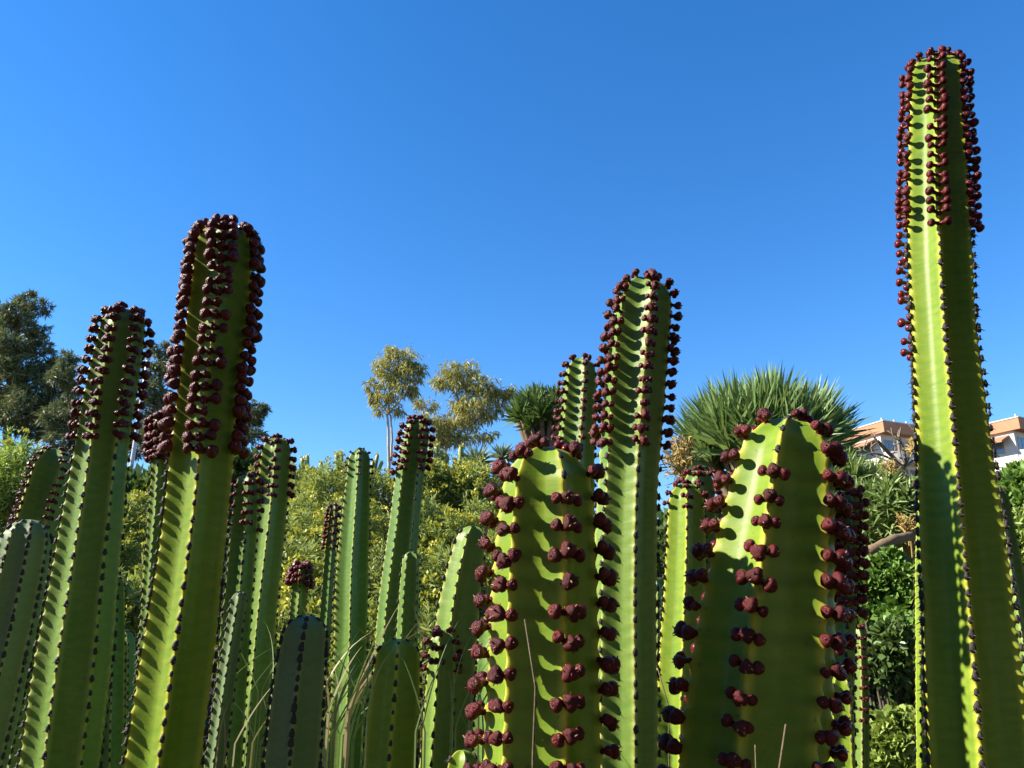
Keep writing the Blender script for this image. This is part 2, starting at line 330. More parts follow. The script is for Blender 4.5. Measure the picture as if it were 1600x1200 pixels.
# ------------------------------------------------------------------ euphorbia columns
U_SEC = np.array([-.5, -.40, -.28, -.17, -.085, -.03, .03, .085, .17, .28, .40])
def column(label, pts, D, n=5, phase=0.0, mat=None, sp=0.021, fruit=None, fr=0.008, mid=1.1, side=1.0, spread=0.9,
           vr=None, pad=0.011, solo=True, cap=1.0, bump=0.05, group=None, fruit_prob=1.0, base_z=None, name='euphorbia_cactus', age=0.8, fstart=None):
    """pts: (x px, y px, half width px[, extra depth]) from the tip down; fruit: px row at which fruits stop"""
    mat = mat or M_LIME
    P, Rr = [], []
    for q in pts:
        d = D + (q[3] if len(q) > 3 else 0); P.append(at(q[0], q[1], d)); Rr.append(q[2] * pxm(q[1], d))
    P = np.array(P); Rr = np.array(Rr)
    # down to the soil
    dr = unit(P[-1] - P[-2]); gz = float(ground_z(P[-1][0], P[-1][1])) - 0.04 if base_z is None else base_z
    if P[-1][2] > gz + 0.05:
        h = P[-1][2] - gz; dr = dr / abs(dr[2]); e1 = P[-1] + dr * h * 0.4; e2 = e1 + (dr * (0.5, 0.5, 1)) * h * 0.6
        P = np.concatenate([P, [e1], [e2]]); Rr = np.append(Rr, [Rr[-1] * 1.02, Rr[-1] * 0.95])
    seg = np.concatenate([[0], np.cumsum(np.linalg.norm(np.diff(P, axis=0), axis=1))]); Ltot = seg[-1]
    fine = np.linspace(0, Ltot, 400)
    C = np.stack([np.interp(fine, seg, P[:, k]) for k in range(3)], 1); RR = np.interp(fine, seg, Rr)
    kk = np.hanning(61); kk /= kk.sum()
    for arr in ([C[:, 0], C[:, 1], C[:, 2], RR]):
        ext = np.concatenate([2 * arr[0] - arr[30:0:-1], arr, 2 * arr[-1] - arr[-2:-32:-1]]); arr[:] = np.convolve(ext, kk, 'valid')
    # ridge arc length q -> (t along axis, scale)
    R0 = RR[0]; Lc = cap * R0 * 1.15
    ang = np.linspace(0, math.pi / 2, 80); tc = Lc * (1 - np.cos(ang)); sc = np.sin(ang) ** 0.85
    qc = np.concatenate([[0], np.cumsum(np.hypot(np.diff(tc), R0 * np.diff(sc)))])
    Qcap = qc[-1]; Qtot = Qcap + Ltot - Lc
    def prof(q):
        q = np.asarray(q, float)
        return np.where(q < Qcap, np.interp(q, qc, tc), Lc + q - Qcap), np.where(q < Qcap, np.interp(q, qc, sc), 1.0)
    zc = C[:, 2]; tvis = np.interp(-(CAM_Z - 0.14 * D - 0.08), -zc, fine)      # just below the frame
    qvis = min(Qtot, Qcap + max(tvis - Lc, 0))
    pxs = pxm(700, D); step = max(sp / 8, 2.2 * pxs)
    qs = np.concatenate([np.linspace(0.0, qvis, int(qvis / step) + 8), np.linspace(qvis, Qtot, int((Qtot - qvis) / (sp * 0.8)) + 3)[1:]])
    ts, sc_ = prof(qs)
    ph0 = rng.uniform(0, 1)
    U = np.concatenate([U_SEC] * n); rib = np.repeat(np.arange(n), len(U_SEC)); s = np.abs(U) * 2
    al = math.pi / n; vr = vr or {4: 0.52, 5: 0.60, 6: 0.68, 7: 0.75, 8: 0.80}[n]
    mid_i = np.argmin(np.abs(fine - Ltot * 0.3)); vd = -unit(np.array((C[mid_i, 0], C[mid_i, 1], 0))); rd = np.array((-vd[1], vd[0], 0))
    wob = 0.028 * np.sin(ts * rng.uniform(7, 11) + rng.uniform(0, 6)) + 0.012 * np.sin(ts * 23 + rng.uniform(0, 6))
    tw = R_(phase) + rng.uniform(-0.10, 0.10) * ts
    def section(ts, sc_, qs, U, rib, s):
        """(rings, samples) points"""
        c = np.stack([np.interp(ts, fine, C[:, k]) for k in range(3)], 1); R = np.interp(ts, fine, RR) * (1 + np.interp(ts, ts_all, wob))
        tg = unit(np.stack([np.interp(np.clip(ts + 0.01, 0, Ltot), fine, C[:, k]) - np.interp(np.clip(ts - 0.01, 0, Ltot), fine, C[:, k]) for k in range(3)], 1))
        ex = unit(rd - tg * (tg @ rd)[:, None]); ey = np.cross(tg, ex); ey *= np.sign((ey @ vd))[:, None]
        s_e = s ** 1.12
        capk = np.clip(1 - sc_, 0, 1)[:, None]
        vv = vr - 0.16 * capk
        a0 = np.zeros_like(s_e); rx = (1 - s_e) + s_e * vv * math.cos(al); ry = s_e * vv * math.sin(al)
        rx = rx + 0.035 * np.exp(-((1 - s) / 0.22) ** 2) * math.cos(al)
        rr = np.hypot(rx, ry); aa = np.arctan2(ry, rx) * np.sign(U)[None]
        lag = 0.22 * s
        off = rib * 0.37
        wave = np.cos(2 * math.pi * (qs[:, None] / sp + ph0 + off - lag))
        rr = rr + 0.75 * bump * (1 - s) ** 5 * wave * np.clip(sc_, 0, 1)[:, None] + 0.0009 * wave * np.sin(math.pi * s)
        th = aa + rib * 2 * al + np.interp(ts, ts_all, tw)[:, None]
        r = rr * (R * sc_)[:, None]
        pos = c[:, None] + r[..., None] * (np.sin(th)[..., None] * ex[:, None] + np.cos(th)[..., None] * ey[:, None])
        return pos, wave, tg, ex, ey, th
    ts_all = ts
    pos, wave, *_ = section(ts, sc_, qs, U, rib, s)
    base = np.array((C[-1][0], C[-1][1], C[-1][2]))
    nr, ns = pos.shape[:2]
    V = (pos - base).reshape(-1, 3)
    i = np.arange(nr - 1)[:, None] * ns; j = np.arange(ns)[None]; j2 = (j + 1) % ns
    Q = np.stack([i + j, i + ns + j, i + ns + j2, i + j2], -1).reshape(-1, 4)
    age_v = np.repeat(sstep(0.12, 0.9, ts / Ltot) * 0.8 * age + 0.2 * age, ns)
    root = thing(name, label, 'cactus', base, group)
    me = np_mesh('stem', V, None, Q, {'ridge': np.tile((1 - s) ** 2.2, nr), 'band': (wave * 0.5 + 0.5).ravel(), 'age': age_v}, True, [mat])
    link('stem', me, root)
    # areoles and fruits along each ridge
    ribs = np.arange(n); solo_f, join_f, solo_a, join_a = [], [], [], []
    camp = np.array((0, 0, CAM_Z))
    for rb in ribs:
        k = math.ceil(0.30 * R0 / sp + ph0 + rb * 0.37); q = (k - ph0 - rb * 0.37) * sp; ql = []
        while q < Qtot - sp: ql.append(q); q += sp
        if not ql: continue
        ql = np.array(ql); tq, sq = prof(ql)
        pr, _, tg, ex, ey, th = section(tq, sq, ql, np.array([0.0]), np.array([rb]), np.array([0.0]))
        pr = pr[:, 0]
        pn, *_ = section(*prof(ql + 0.002), ql + 0.002 * 0, np.array([0.0]), np.array([rb]), np.array([0.0])); pn = pn[:, 0]
        for a_ in range(len(ql)):
            p = pr[a_]; down = unit(pn[a_] - p); thx = th[a_, 0]
            side_v = unit(math.cos(thx) * ex[a_] - math.sin(thx) * ey[a_])
            out = unit(np.cross(down, side_v)); rad = math.sin(thx) * ex[a_] + math.cos(thx) * ey[a_]
            if out @ (rad + (0, 0, 0.3)) < 0: out = -out
            front = (camp - p) @ rad > -0.35 * np.linalg.norm(camp - p)
            inview = p[2] > CAM_Z - 0.14 * D - 0.06
            d = p - camp; zc_ = d[1] * CP + d[2] * SP; ypx = 600 - F_PX * (d[2] * CP - d[1] * SP) / zc_
            lim = fruit
            if isinstance(fruit, dict): lim = fruit.get(int(rb), fruit.get('*'))
            has = lim is not None and ypx < lim and ypx > (fstart or {}).get(int(rb), 0) and rng.random() < fruit_prob
            loc = p - base
            if has:
                fs = fr * rng.uniform(0.88, 1.14) * (0.8 + 0.2 * sq[a_])
                up = -down
                opts = []
                if mid > 0: opts.append(('mid', out + 0.18 * up * rng.normal() + 0.12 * side_v * rng.normal(), fs * mid))
                for sg in (-1, 1):
                    if side > 0 and rng.random() < 0.93:
                        opts.append(('side', out * rng.uniform(0.42, 0.62) + sg * side_v * spread + 0.15 * up * rng.normal(), fs * side * rng.uniform(0.85, 1.08)))
                for kd, dv, sz in opts:
                    dv = unit(dv); qt = Vector(dv).to_track_quat('Z', 'Y') @ Quaternion((0, 0, 1), rng.uniform(0, 6.28))
                    me = FR[kd][rng.integers(4)]; st = loc - out * 0.25 * sz
                    if front and solo: solo_f.append((me, st, qt, sz, np.linalg.norm(d)))
                    else: join_f.append((me, st, np.array(qt.to_matrix()) * sz))
            else:
                ps = 0.8 * pad * rng.uniform(0.65, 1.25); loc = loc + down * sp * 0.09 * rng.normal()
                M3 = np.stack([side_v, -down, out], 1)
                if np.linalg.det(M3) < 0: M3[:, 0] *= -1
                me = AR[rng.integers(len(AR))]; st = loc - out * 0.12 * ps
                if front and solo and inview and pad / pxs > 9: solo_a.append((me, st, Matrix(M3.tolist()).to_quaternion(), ps))
                else: join_a.append((me, st, M3 * ps))
    for me, st, qt, sz, _ in solo_f[300:]: join_f.append((me, st, np.array(qt.to_matrix()) * sz))
    for me, st, qt, sz in solo_a[300:]: join_a.append((me, st, np.array(qt.to_matrix()) * sz))
    for me, st, qt, sz, _ in solo_f[:300]:
        o = link('fruit', me, root, st); o.rotation_mode = 'QUATERNION'; o.rotation_quaternion = qt; o.scale = (sz,) * 3
    for me, st, qt, sz in solo_a[:300]:
        o = link('areole', me, root, st); o.rotation_mode = 'QUATERNION'; o.rotation_quaternion = qt; o.scale = (sz,) * 3
    if join_f: joined('fruit_rows', join_f, root, [M_FRUIT, M_ROUGH, M_TIP])
    if join_a: joined('areole_rows', join_a, root, [M_PAD, M_SPINE])
    return root

# the big columns in front
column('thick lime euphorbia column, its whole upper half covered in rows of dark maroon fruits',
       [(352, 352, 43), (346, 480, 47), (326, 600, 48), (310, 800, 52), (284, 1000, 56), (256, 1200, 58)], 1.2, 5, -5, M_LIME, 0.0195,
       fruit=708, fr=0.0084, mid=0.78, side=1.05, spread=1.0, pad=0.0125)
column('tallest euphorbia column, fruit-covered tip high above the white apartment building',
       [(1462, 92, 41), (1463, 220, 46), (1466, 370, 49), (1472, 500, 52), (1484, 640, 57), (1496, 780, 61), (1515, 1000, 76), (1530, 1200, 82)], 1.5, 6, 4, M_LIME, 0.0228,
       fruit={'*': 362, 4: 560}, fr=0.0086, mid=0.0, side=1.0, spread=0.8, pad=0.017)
column('stout euphorbia column with rounded yellow tip and large glossy fruit clusters, dry stalk before it',
       [(856, 700, 68), (852, 800, 80), (850, 900, 87), (848, 1100, 94), (846, 1200, 96)], 0.8, 6, 20, M_LIME, 0.0255,
       fruit=1300, fr=0.0065, mid=1.08, side=0.95, spread=1.0, pad=0.012, cap=0.85, fstart={0: 742})
column('broad euphorbia column with big fruit clusters in front of the round dragon tree crown',
       [(1236, 656, 60), (1232, 700, 75), (1219, 800, 90), (1207, 900, 105), (1196, 1000, 118), (1176, 1200, 120)], 0.84, 6, -13, M_LIME, 0.0265,
       fruit=1300, fr=0.0067, mid=1.08, side=0.95, spread=0.95, pad=0.012, cap=1.0, fstart={0: 735})
column('slender upright euphorbia column with beaded fruits rising right behind the stout yellow-tipped one',
       [(1011, 436, 40), (1002, 500, 47), (992, 600, 49), (984, 700, 50), (978, 800, 51), (975, 900, 52), (974, 1200, 53)], 1.46, 6, 15, M_MID, 0.0238,
       fruit={'*': 705}, fr=0.0082, mid=1.0, side=0.75, spread=0.95, pad=0.0135)
column('short fruiting euphorbia column tucked between the stout yellow-tipped column and the slender upright one',
       [(908, 560, 24), (905, 620, 29), (898, 720, 33), (890, 1200, 36)], 1.95, 6, 15, M_MID, 0.024,
       fruit=690, fr=0.0070, mid=1.05, side=0.5, pad=0.012)
column('euphorbia column with fruit cap beside the white pole and the dark pines',
       [(197, 484, 31), (186, 550, 37), (165, 650, 40), (149, 780, 43), (132, 900, 48), (119, 1000, 53), (99, 1150, 58), (92, 1200, 60)], 1.6, 7, -24, M_MID, 0.0232,
       fruit=692, fr=0.0084, mid=0.95, side=0.75, spread=0.65, pad=0.0125)
# left edge
column('leaning euphorbia column with small fruits all along its ribs at the pale green shrub',
       [(92, 702, 32), (66, 780, 36), (36, 900, 38), (-5, 1100, 40)], 2.1, 5, 20, M_MID, 0.022, fruit=860, fr=0.0062, mid=0.8, side=0.8, pad=0.010)
column('grey-green waxy euphorbia column without fruits, its blunt tip below the leaning one',
       [(47, 812, 32), (30, 900, 39), (8, 1000, 41), (-16, 1100, 43), (-38, 1200, 44)], 1.3, 8, 5, M_WAX, 0.0135, pad=0.010, vr=0.80)
column('thin bright-edged euphorbia column behind the waxy grey-green one',
       [(76, 908, 17), (57, 1000, 22), (39, 1100, 24), (25, 1200, 25)], 1.75, 5, -25, M_WAX, 0.018, pad=0.009)
# behind the thick one
column('small euphorbia column with a dense fruit cap half hidden behind the thick fruit-covered column',
       [(251, 650, 13), (253, 740, 14), (240, 900, 16), (222, 1200, 18)], 1.75, 6, -20, M_MID, 0.0185, fruit=716, fr=0.0085, mid=1.0, side=0.9, pad=0.010)
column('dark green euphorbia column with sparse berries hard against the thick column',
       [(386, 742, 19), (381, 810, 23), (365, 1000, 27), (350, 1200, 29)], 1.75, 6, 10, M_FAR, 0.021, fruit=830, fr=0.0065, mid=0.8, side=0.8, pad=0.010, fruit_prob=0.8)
column('forked-looking euphorbia column with fruited tip and bright lit rib, grass at its foot',
       [(434, 684, 23), (426, 780, 25), (411, 900, 28), (400, 1000, 30), (384, 1200, 31)], 1.95, 5, -3, M_MID, 0.022, fruit=775, fr=0.0072, mid=0.9, side=0.8, pad=0.010)
column('very thin pale lit euphorbia column next to the bright-ribbed one',
       [(376, 925, 12), (362, 1010, 15), (345, 1130, 17), (336, 1200, 17)], 1.42, 5, -10, M_WAX, 0.016, pad=0.008, solo=False)
column('grey-green waxy euphorbia column with black spine lines and a blunt grassy tip',
       [(481, 962, 31), (475, 1010, 38), (466, 1080, 41), (457, 1200, 44)], 1.218, 5, -5, M_WAX, 0.0135, pad=0.0125, vr=0.70, cap=0.8)
column('small euphorbia with a round maroon fruit ball on a pale lit stem',
       [(471, 884, 12), (467, 930, 14), (462, 1000, 15)], 2.3, 6, 0, M_MID, 0.017, fruit=915, fr=0.0085, mid=1.0, side=0.9, pad=0.009)
# middle ground
column('euphorbia column with a reddish rounded tip and half lit face among the yellow shrubs',
       [(563, 702, 17), (558, 780, 21), (550, 900, 27), (548, 1000, 28), (540, 1200, 30)], 2.4, 5, -4, M_FAR, 0.0215, fruit=745, fr=0.0055, mid=0.7, side=0.6, pad=0.010)
column('narrow lit euphorbia column with short fruit rows beside the half lit one',
       [(522, 790, 7), (516, 850, 9), (508, 960, 11)], 2.6, 5, 20, M_FAR, 0.024, fruit=862, fr=0.0075, mid=0.9, side=0.7, pad=0.010)
column('leaning euphorbia column with a dense fruit tip below the twin eucalyptus trees',
       [(654, 655, 20), (640, 740, 24), (629, 850, 25), (614, 960, 26), (600, 1200, 28)], 2.25, 6, -31, M_FAR, 0.0225, fruit=742, fr=0.0085, mid=0.9, side=0.8, pad=0.010)
column('short dark euphorbia column with one lit rib in front of the leaning one',
       [(643, 862, 14), (640, 920, 18), (634, 1050, 20), (626, 1200, 22)], 1.9, 5, 42, M_FAR, 0.020, pad=0.009)
column('blunt olive green euphorbia column with brown dots on its tip, by the dry grass',
       [(624, 998, 32), (621, 1050, 39), (613, 1150, 43), (609, 1200, 44)], 1.222, 5, -3, M_LIME, 0.019, pad=0.0095, cap=0.8)
column('thin lit euphorbia column with tiny red fruits next to the blunt olive one',
       [(694, 985, 22), (690, 1080, 27), (682, 1200, 28)], 1.3, 5, -18, M_MID, 0.020, fruit=1050, fr=0.0058, mid=0.8, side=0.8, pad=0.009)
column('curved euphorbia column with a pale scalloped rib behind the glossy fruit clusters',
       [(742, 822, 24), (726, 900, 34), (712, 1010, 38), (704, 1200, 40)], 1.34, 5, -20, M_MID, 0.020, pad=0.009)
column('dark shaded euphorbia column with withered tip hidden in the dry grass',
       [(712, 985, 22), (706, 1080, 26), (700, 1200, 28)], 1.85, 5, 12, M_FAR, 0.020, pad=0.009)
column('euphorbia column with lit yellow face between the slender column and the broad fruiting one',
       [(1072, 756, 27), (1072, 850, 34), (1066, 1000, 37), (1060, 1200, 40)], 1.66, 5, 3, M_LIME, 0.0215, fruit=800, fr=0.0065, mid=0.8, side=0.7, pad=0.0105)
column('dark fruit-dotted euphorbia column squeezed behind the broad fruiting one',
       [(1092, 735, 24), (1092, 850, 30), (1088, 1000, 32), (1084, 1200, 33)], 1.85, 5, 0, M_FAR, 0.0215, fruit=800, fr=0.0075, mid=0.9, side=0.8, pad=0.0105)
column('euphorbia column crowded with dark fruits just behind the right rib of the broad one',
       [(1330, 765, 12), (1328, 850, 15), (1318, 1000, 17), (1314, 1200, 18)], 1.5, 5, 10, M_FAR, 0.022, fruit=960, fr=0.0080, mid=1.0, side=0.8, pad=0.0105)
column('short bright euphorbia column with scalloped lime rib at the foot of the broad one',
       [(1312, 1055, 20), (1314, 1130, 24), (1314, 1200, 26)], 1.15, 5, -30, M_LIME, 0.0175, pad=0.008)
column('young euphorbia column with small red fruits in front of the feathery green bush',
       [(1336, 975, 17), (1338, 1080, 20), (1338, 1200, 21)], 1.6, 5, 25, M_MID, 0.018, fruit=1130, fr=0.0048, mid=0.8, side=0.7, pad=0.009)
column('yellow euphorbia tip just emerging beside the foot of the stout column',
       [(722, 1172, 27), (722, 1220, 32), (722, 1300, 34)], 0.95, 5, 15, M_LIME, 0.020, pad=0.009)
column('waxy euphorbia column crossing behind the foot of the tallest one',
       [(1552, 760, 18), (1572, 900, 26), (1596, 1050, 30), (1618, 1200, 32)], 1.85, 5, 20, M_FAR, 0.022, pad=0.010)
column('slim euphorbia column with lit edge rib left of the tallest column foot',
       [(1452, 720, 12), (1447, 850, 16), (1448, 1000, 17), (1450, 1200, 18)], 1.75, 5, -30, M_LIME, 0.022, pad=0.010, fruit=770, fr=0.007, mid=0.8, side=0)
DEEP = [(178, 900, 20, 2.2, 'against the fruit-capped column'), (190, 985, 24, 2.5, 'low in the gap beside the fruit-capped column'), (300, 960, 26, 2.4, 'hidden behind the thick fruit-covered column'),
        (412, 960, 24, 2.6, 'behind the bright-ribbed column'), (560, 1010, 26, 2.7, 'behind the dry grass'), (770, 960, 30, 2.2, 'behind the left fruit rows of the stout column'),
        (1020, 900, 30, 2.3, 'behind the slender upright column'), (1120, 900, 30, 2.2, 'behind the broad fruiting column'), (1240, 940, 30, 2.1, 'hidden by the broad fruiting column face'),
        (860, 900, 30, 2.5, 'hidden by the stout column face'), (20, 960, 24, 2.6, 'behind the waxy grey-green column'), (110, 960, 24, 2.6, 'behind the foot of the fruit-capped column')]
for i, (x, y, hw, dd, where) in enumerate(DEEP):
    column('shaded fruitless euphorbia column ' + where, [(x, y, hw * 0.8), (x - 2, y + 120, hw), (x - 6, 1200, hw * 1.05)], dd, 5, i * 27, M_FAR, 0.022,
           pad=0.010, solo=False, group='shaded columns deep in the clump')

# ------------------------------------------------------------------ bank of shrubs
def shrub(name, label, cx, cy, D, rx, ry, leafm, flower=0.4, n_ros=260, leaf=0.055, group=None, per=16, flm=None, width=0.14, droop=0.15, depth=1.0):
    """px centre of the crown top, px radii; the crown is a dome reaching down towards the soil"""
    top = at(cx, cy, D); mx = pxm(cy, D); RX, RZ = rx * mx, ry * mx; RY = RX * depth
    gz = float(ground_z(top[0], D)); base = np.array((top[0], D, gz))
    c = np.array((top[0], D, top[2] - RZ))
    root = thing(name, label, 'shrub', base, group)
    n = n_ros; z = rng.uniform(-0.35, 1, n); a = rng.uniform(0, 2 * math.pi, n); q = np.sqrt(1 - z ** 2)
    d = np.stack([q * np.cos(a), q * np.sin(a), z], 1)
    lump = 1 + 0.16 * np.sin(d @ rng.normal(size=(3, 5)) * 4 + rng.uniform(0, 6, 5)).sum(1) / 1.8
    rr = lump * rng.uniform(0.72, 1.04, n)
    P = c + d * rr[:, None] * (RX, RY, RZ) - base
    st = Acc()
    for k in range(14):
        e = P[rng.integers(n)]; b = rng.normal(size=3) * (0.08, 0.08, 0); tube(st, curve(b, (e[0] * 0.3, e[1] * 0.3, max(e[2], 0.05) * 0.7), e * 0.95, 6), np.linspace(0.016, 0.006, 6), 5)
    link('stems', st.mesh('stems', [M_TWIG]), root)
    lf = Acc(); PP = np.repeat(P, per, 0); ax = unit(d * (1, 1, 0.7) + (0, 0, 0.6)); ax = unit(ax + 0.25 * rng.normal(size=ax.shape)); AX = np.repeat(ax, per, 0)
    fl = np.tile(np.linspace(0, 1, per), n)                     # lower leaves spread wide, upper ones stand up
    dv = unit(unit(np.cross(AX, rng.normal(size=AX.shape))) * (1.25 - 0.9 * fl)[:, None] + AX * (0.15 + 0.9 * fl)[:, None])
    blades(lf, PP - AX * (leaf * 0.9 * (1 - fl))[:, None], dv, leaf * rng.uniform(0.7, 1.2, len(PP)), leaf * width * rng.uniform(0.8, 1.3, len(PP)), droop,
           np.clip(np.repeat(rng.random(n), per) * 0.7 + 0.3 * rng.random(len(PP)), 0, 1), wide=0.6)
    # inner leaves
    m_ = n * 4; PI = c + unit(rng.normal(size=(m_, 3))) * rng.uniform(0.2, 0.85, m_)[:, None] * (RX, RY, RZ) - base
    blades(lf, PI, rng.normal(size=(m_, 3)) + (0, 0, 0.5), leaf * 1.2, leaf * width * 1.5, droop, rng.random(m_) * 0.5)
    o = link('foliage', lf.mesh('foliage', [leafm], False), root); o['kind'] = 'stuff'
    if flower > 0:
        f = Acc(); sel = np.where((rng.random(n) < flower) & (z > 0.0))[0]
        if len(sel):
            pf = 14; PF = np.repeat(P[sel] + ax[sel] * leaf * 0.9, pf, 0) + rng.normal(size=(len(sel) * pf, 3)) * leaf * 0.30 * (1, 1, 0.4)
            blades(f, PF, rng.normal(size=PF.shape) + (0, 0, 0.9), leaf * 0.34, leaf * 0.24, 0.0, np.repeat(rng.random(len(sel)), pf))
            o = link('flower_heads', f.mesh('flower_heads', [flm or M_FLOWER], False), root); o['kind'] = 'stuff'
    return root
GB = 'yellow-flowered shrubs on the bank'
BANK = [(455, 722, 8.2, 60, 70, 'on the bank crest just right of the bright-ribbed column tip'), (520, 730, 7.6, 65, 70, 'under the little upright cactus arms on the bank crest'),
        (600, 738, 7.8, 70, 70, 'on the bank crest between the reddish rounded tip and the leaning column'), (690, 735, 8.0, 70, 75, 'behind the yellowish knobby cactus clump'),
        (765, 742, 7.6, 62, 70, 'below the grey spiky rosette'), (830, 735, 8.4, 60, 80, 'in front of the dark dragon tree'),
        (680, 722, 7.2, 45, 60, 'at the foot of the yellowish knobby cactus clump'), (730, 726, 7.2, 45, 60, 'at the foot of the taller knobby cactus clump'),
        (470, 780, 6.2, 75, 90, 'halfway up the bank above the maroon fruit ball'), (570, 790, 6.0, 75, 85, 'halfway up the bank behind the half lit column'),
        (665, 780, 6.1, 75, 90, 'halfway up the bank right behind the leaning column'), (745, 790, 5.9, 70, 90, 'halfway up the bank beside the glossy fruit clusters'),
        (500, 850, 5.0, 80, 100, 'low on the bank around the narrow lit column'), (610, 860, 4.8, 85, 110, 'low on the bank between half lit and leaning columns'),
        (700, 855, 4.9, 85, 110, 'low on the bank above the curved column'), (400, 850, 5.2, 70, 100, 'low on the bank behind the bright-ribbed column'),
        (800, 830, 5.2, 90, 110, 'hidden low behind the stout yellow-tipped column'), (900, 800, 6.0, 90, 110, 'hidden behind the slender upright column'),
        (560, 960, 3.9, 90, 110, 'at the bank foot behind the dry grass'), (680, 960, 3.8, 80, 110, 'at the bank foot behind the tiny red fruits'), (460, 940, 4.0, 85, 110, 'at the bank foot behind the maroon fruit ball')]
for cx, cy, D, rx, ry, where in BANK:
    shrub('flowering_shrub', 'yellow-flowered shrub ' + where, cx, cy, D, rx, ry, M_SHRUB, 0.30, 340, 0.066, GB, per=18)
GL = 'pale green shrubs beside the pines'
for cx, cy, D, rx, ry, where in [(35, 697, 5.2, 80, 90, 'under the tall pine'), (-40, 690, 5.4, 70, 90, 'at the outer side of the tall pine'), (95, 730, 5.6, 50, 70, 'behind the leaning column tip')]:
    shrub('pale_green_shrub', 'pale green fleshy-leaved shrub growing ' + where, cx, cy, D, rx, ry, M_LEFTSHRUB, 0.12, 420, 0.065, GL)
for cx, cy, D, rx, ry, where in [(205, 765, 4.8, 60, 90, 'in the gap beside the white pole'), (150, 800, 4.4, 70, 100, 'behind the fruit-capped column'), (190, 880, 3.6, 70, 110, 'low between fruit-capped and thick columns'), (60, 860, 3.9, 80, 110, 'behind the waxy grey-green column'), (270, 850, 4.4, 70, 110, 'hidden behind the thick fruit-covered column'), (330, 800, 5.0, 70, 100, 'beside the dark column with sparse berries')]:
    shrub('low_shrub', 'low green shrub with yellow tips ' + where, cx, cy, D, rx, ry, M_SHRUB, 0.25, 200, 0.06, 'low shrubs between the columns')

# ------------------------------------------------------------------ trees
def tree(name, label, D, trunks, clumps, leafm, barkm, leaf, width, per=420, droop=0.5, tw=0.09, group=None, twigs=6, hang=0.3, shell=0.35, tuft=1):
    """trunks: px polylines from the base up; clumps: (x, y, rx, ry) px ellipses of foliage"""
    b0 = at(trunks[0][0][0], trunks[0][0][1], D); gz = float(ground_z(b0[0], D)); base = np.array((b0[0], D, gz))
    root = thing(name, label, 'tree', base, group)
    tr = Acc(); nodes = []
    for k, pl in enumerate(trunks):
        dd = np.cumsum(rng.normal(size=len(pl)) * 0.15) * (k > 0)
        P = np.array([at(x, y, D + e) for (x, y), e in zip(pl, dd)])
        if k == 0: P = np.concatenate([[base - (0, 0, 0.1)], P])
        t = np.linspace(0, 1, len(P)); tt = np.linspace(0, 1, 4 * len(P)); P = np.stack([np.interp(tt, t, P[:, j]) for j in range(3)], 1)
        P[1:-1] += rng.normal(size=(len(P) - 2, 3)) * tw * 0.18
        r0 = tw if k == 0 else tw * 0.75
        tube(tr, P - base, np.linspace(r0, r0 * 0.35, len(P)), 8); nodes += [(p, r0 * 0.4) for p in P[len(P) // 3:]]
    NP = np.array([p for p, _ in nodes]); lf = Acc()
    for (x, y, rx, ry) in clumps:
        dd = rng.normal() * 0.4 * rx * pxm(y, D); c = at(x, y, D + dd); m = pxm(y, D); rad = np.array((rx * m, rx * m * 0.9, ry * m))
        dist = np.linalg.norm(NP - c, axis=1) + 2.0 * np.maximum(0, NP[:, 2] - c[2]); j = dist.argmin(); s = NP[j]
        bp = curve(s, (s + c) / 2 + (0, 0, -0.12 * np.linalg.norm(c - s)) + rng.normal(size=3) * 0.1 * np.linalg.norm(c - s), c, 8); tube(tr, bp - base, np.linspace(tw * 0.32, tw * 0.13, 8), 5)
        for _ in range(twigs):
            e = c + unit(rng.normal(size=3)) * rad * rng.uniform(0.6, 0.95); s2 = bp[rng.integers(3, 8)]
            tube(tr, curve(s2, (s2 + e) / 2 + rng.normal(size=3) * 0.12 * np.linalg.norm(e - s2), e, 5) - base, np.linspace(tw * 0.14, tw * 0.05, 5), 4, cap=False)
        n = int(per * (rx * ry) / 400.0)
        ns = max(6, n // 14); sub = c + unit(rng.normal(size=(ns, 3))) * rng.uniform(shell, 1.0, ns)[:, None] ** 0.6 * rad          # sprays
        P = sub[rng.integers(ns, size=n)] + rng.normal(size=(n, 3)) * rad * 0.15
        d = rng.normal(size=(n, 3)) + (0, 0, -hang) + unit(P - c) * 0.5
        hv = np.clip(0.5 + 0.5 * rng.normal(size=n) * 0.5, 0, 1)
        P2 = np.repeat(P, tuft, 0); d2 = np.repeat(d, tuft, 0) + (0.55 * rng.normal(size=(n * tuft, 3)) if tuft > 1 else 0)
        blades(lf, P2 - base, d2, leaf * rng.uniform(0.7, 1.3, n * tuft), width * rng.uniform(0.7, 1.3, n * tuft), droop, np.repeat(hv, tuft))
    link('trunk', tr.mesh('trunk', [barkm]), root); link('crown', lf.mesh('crown', [leafm], False), root)
    return root
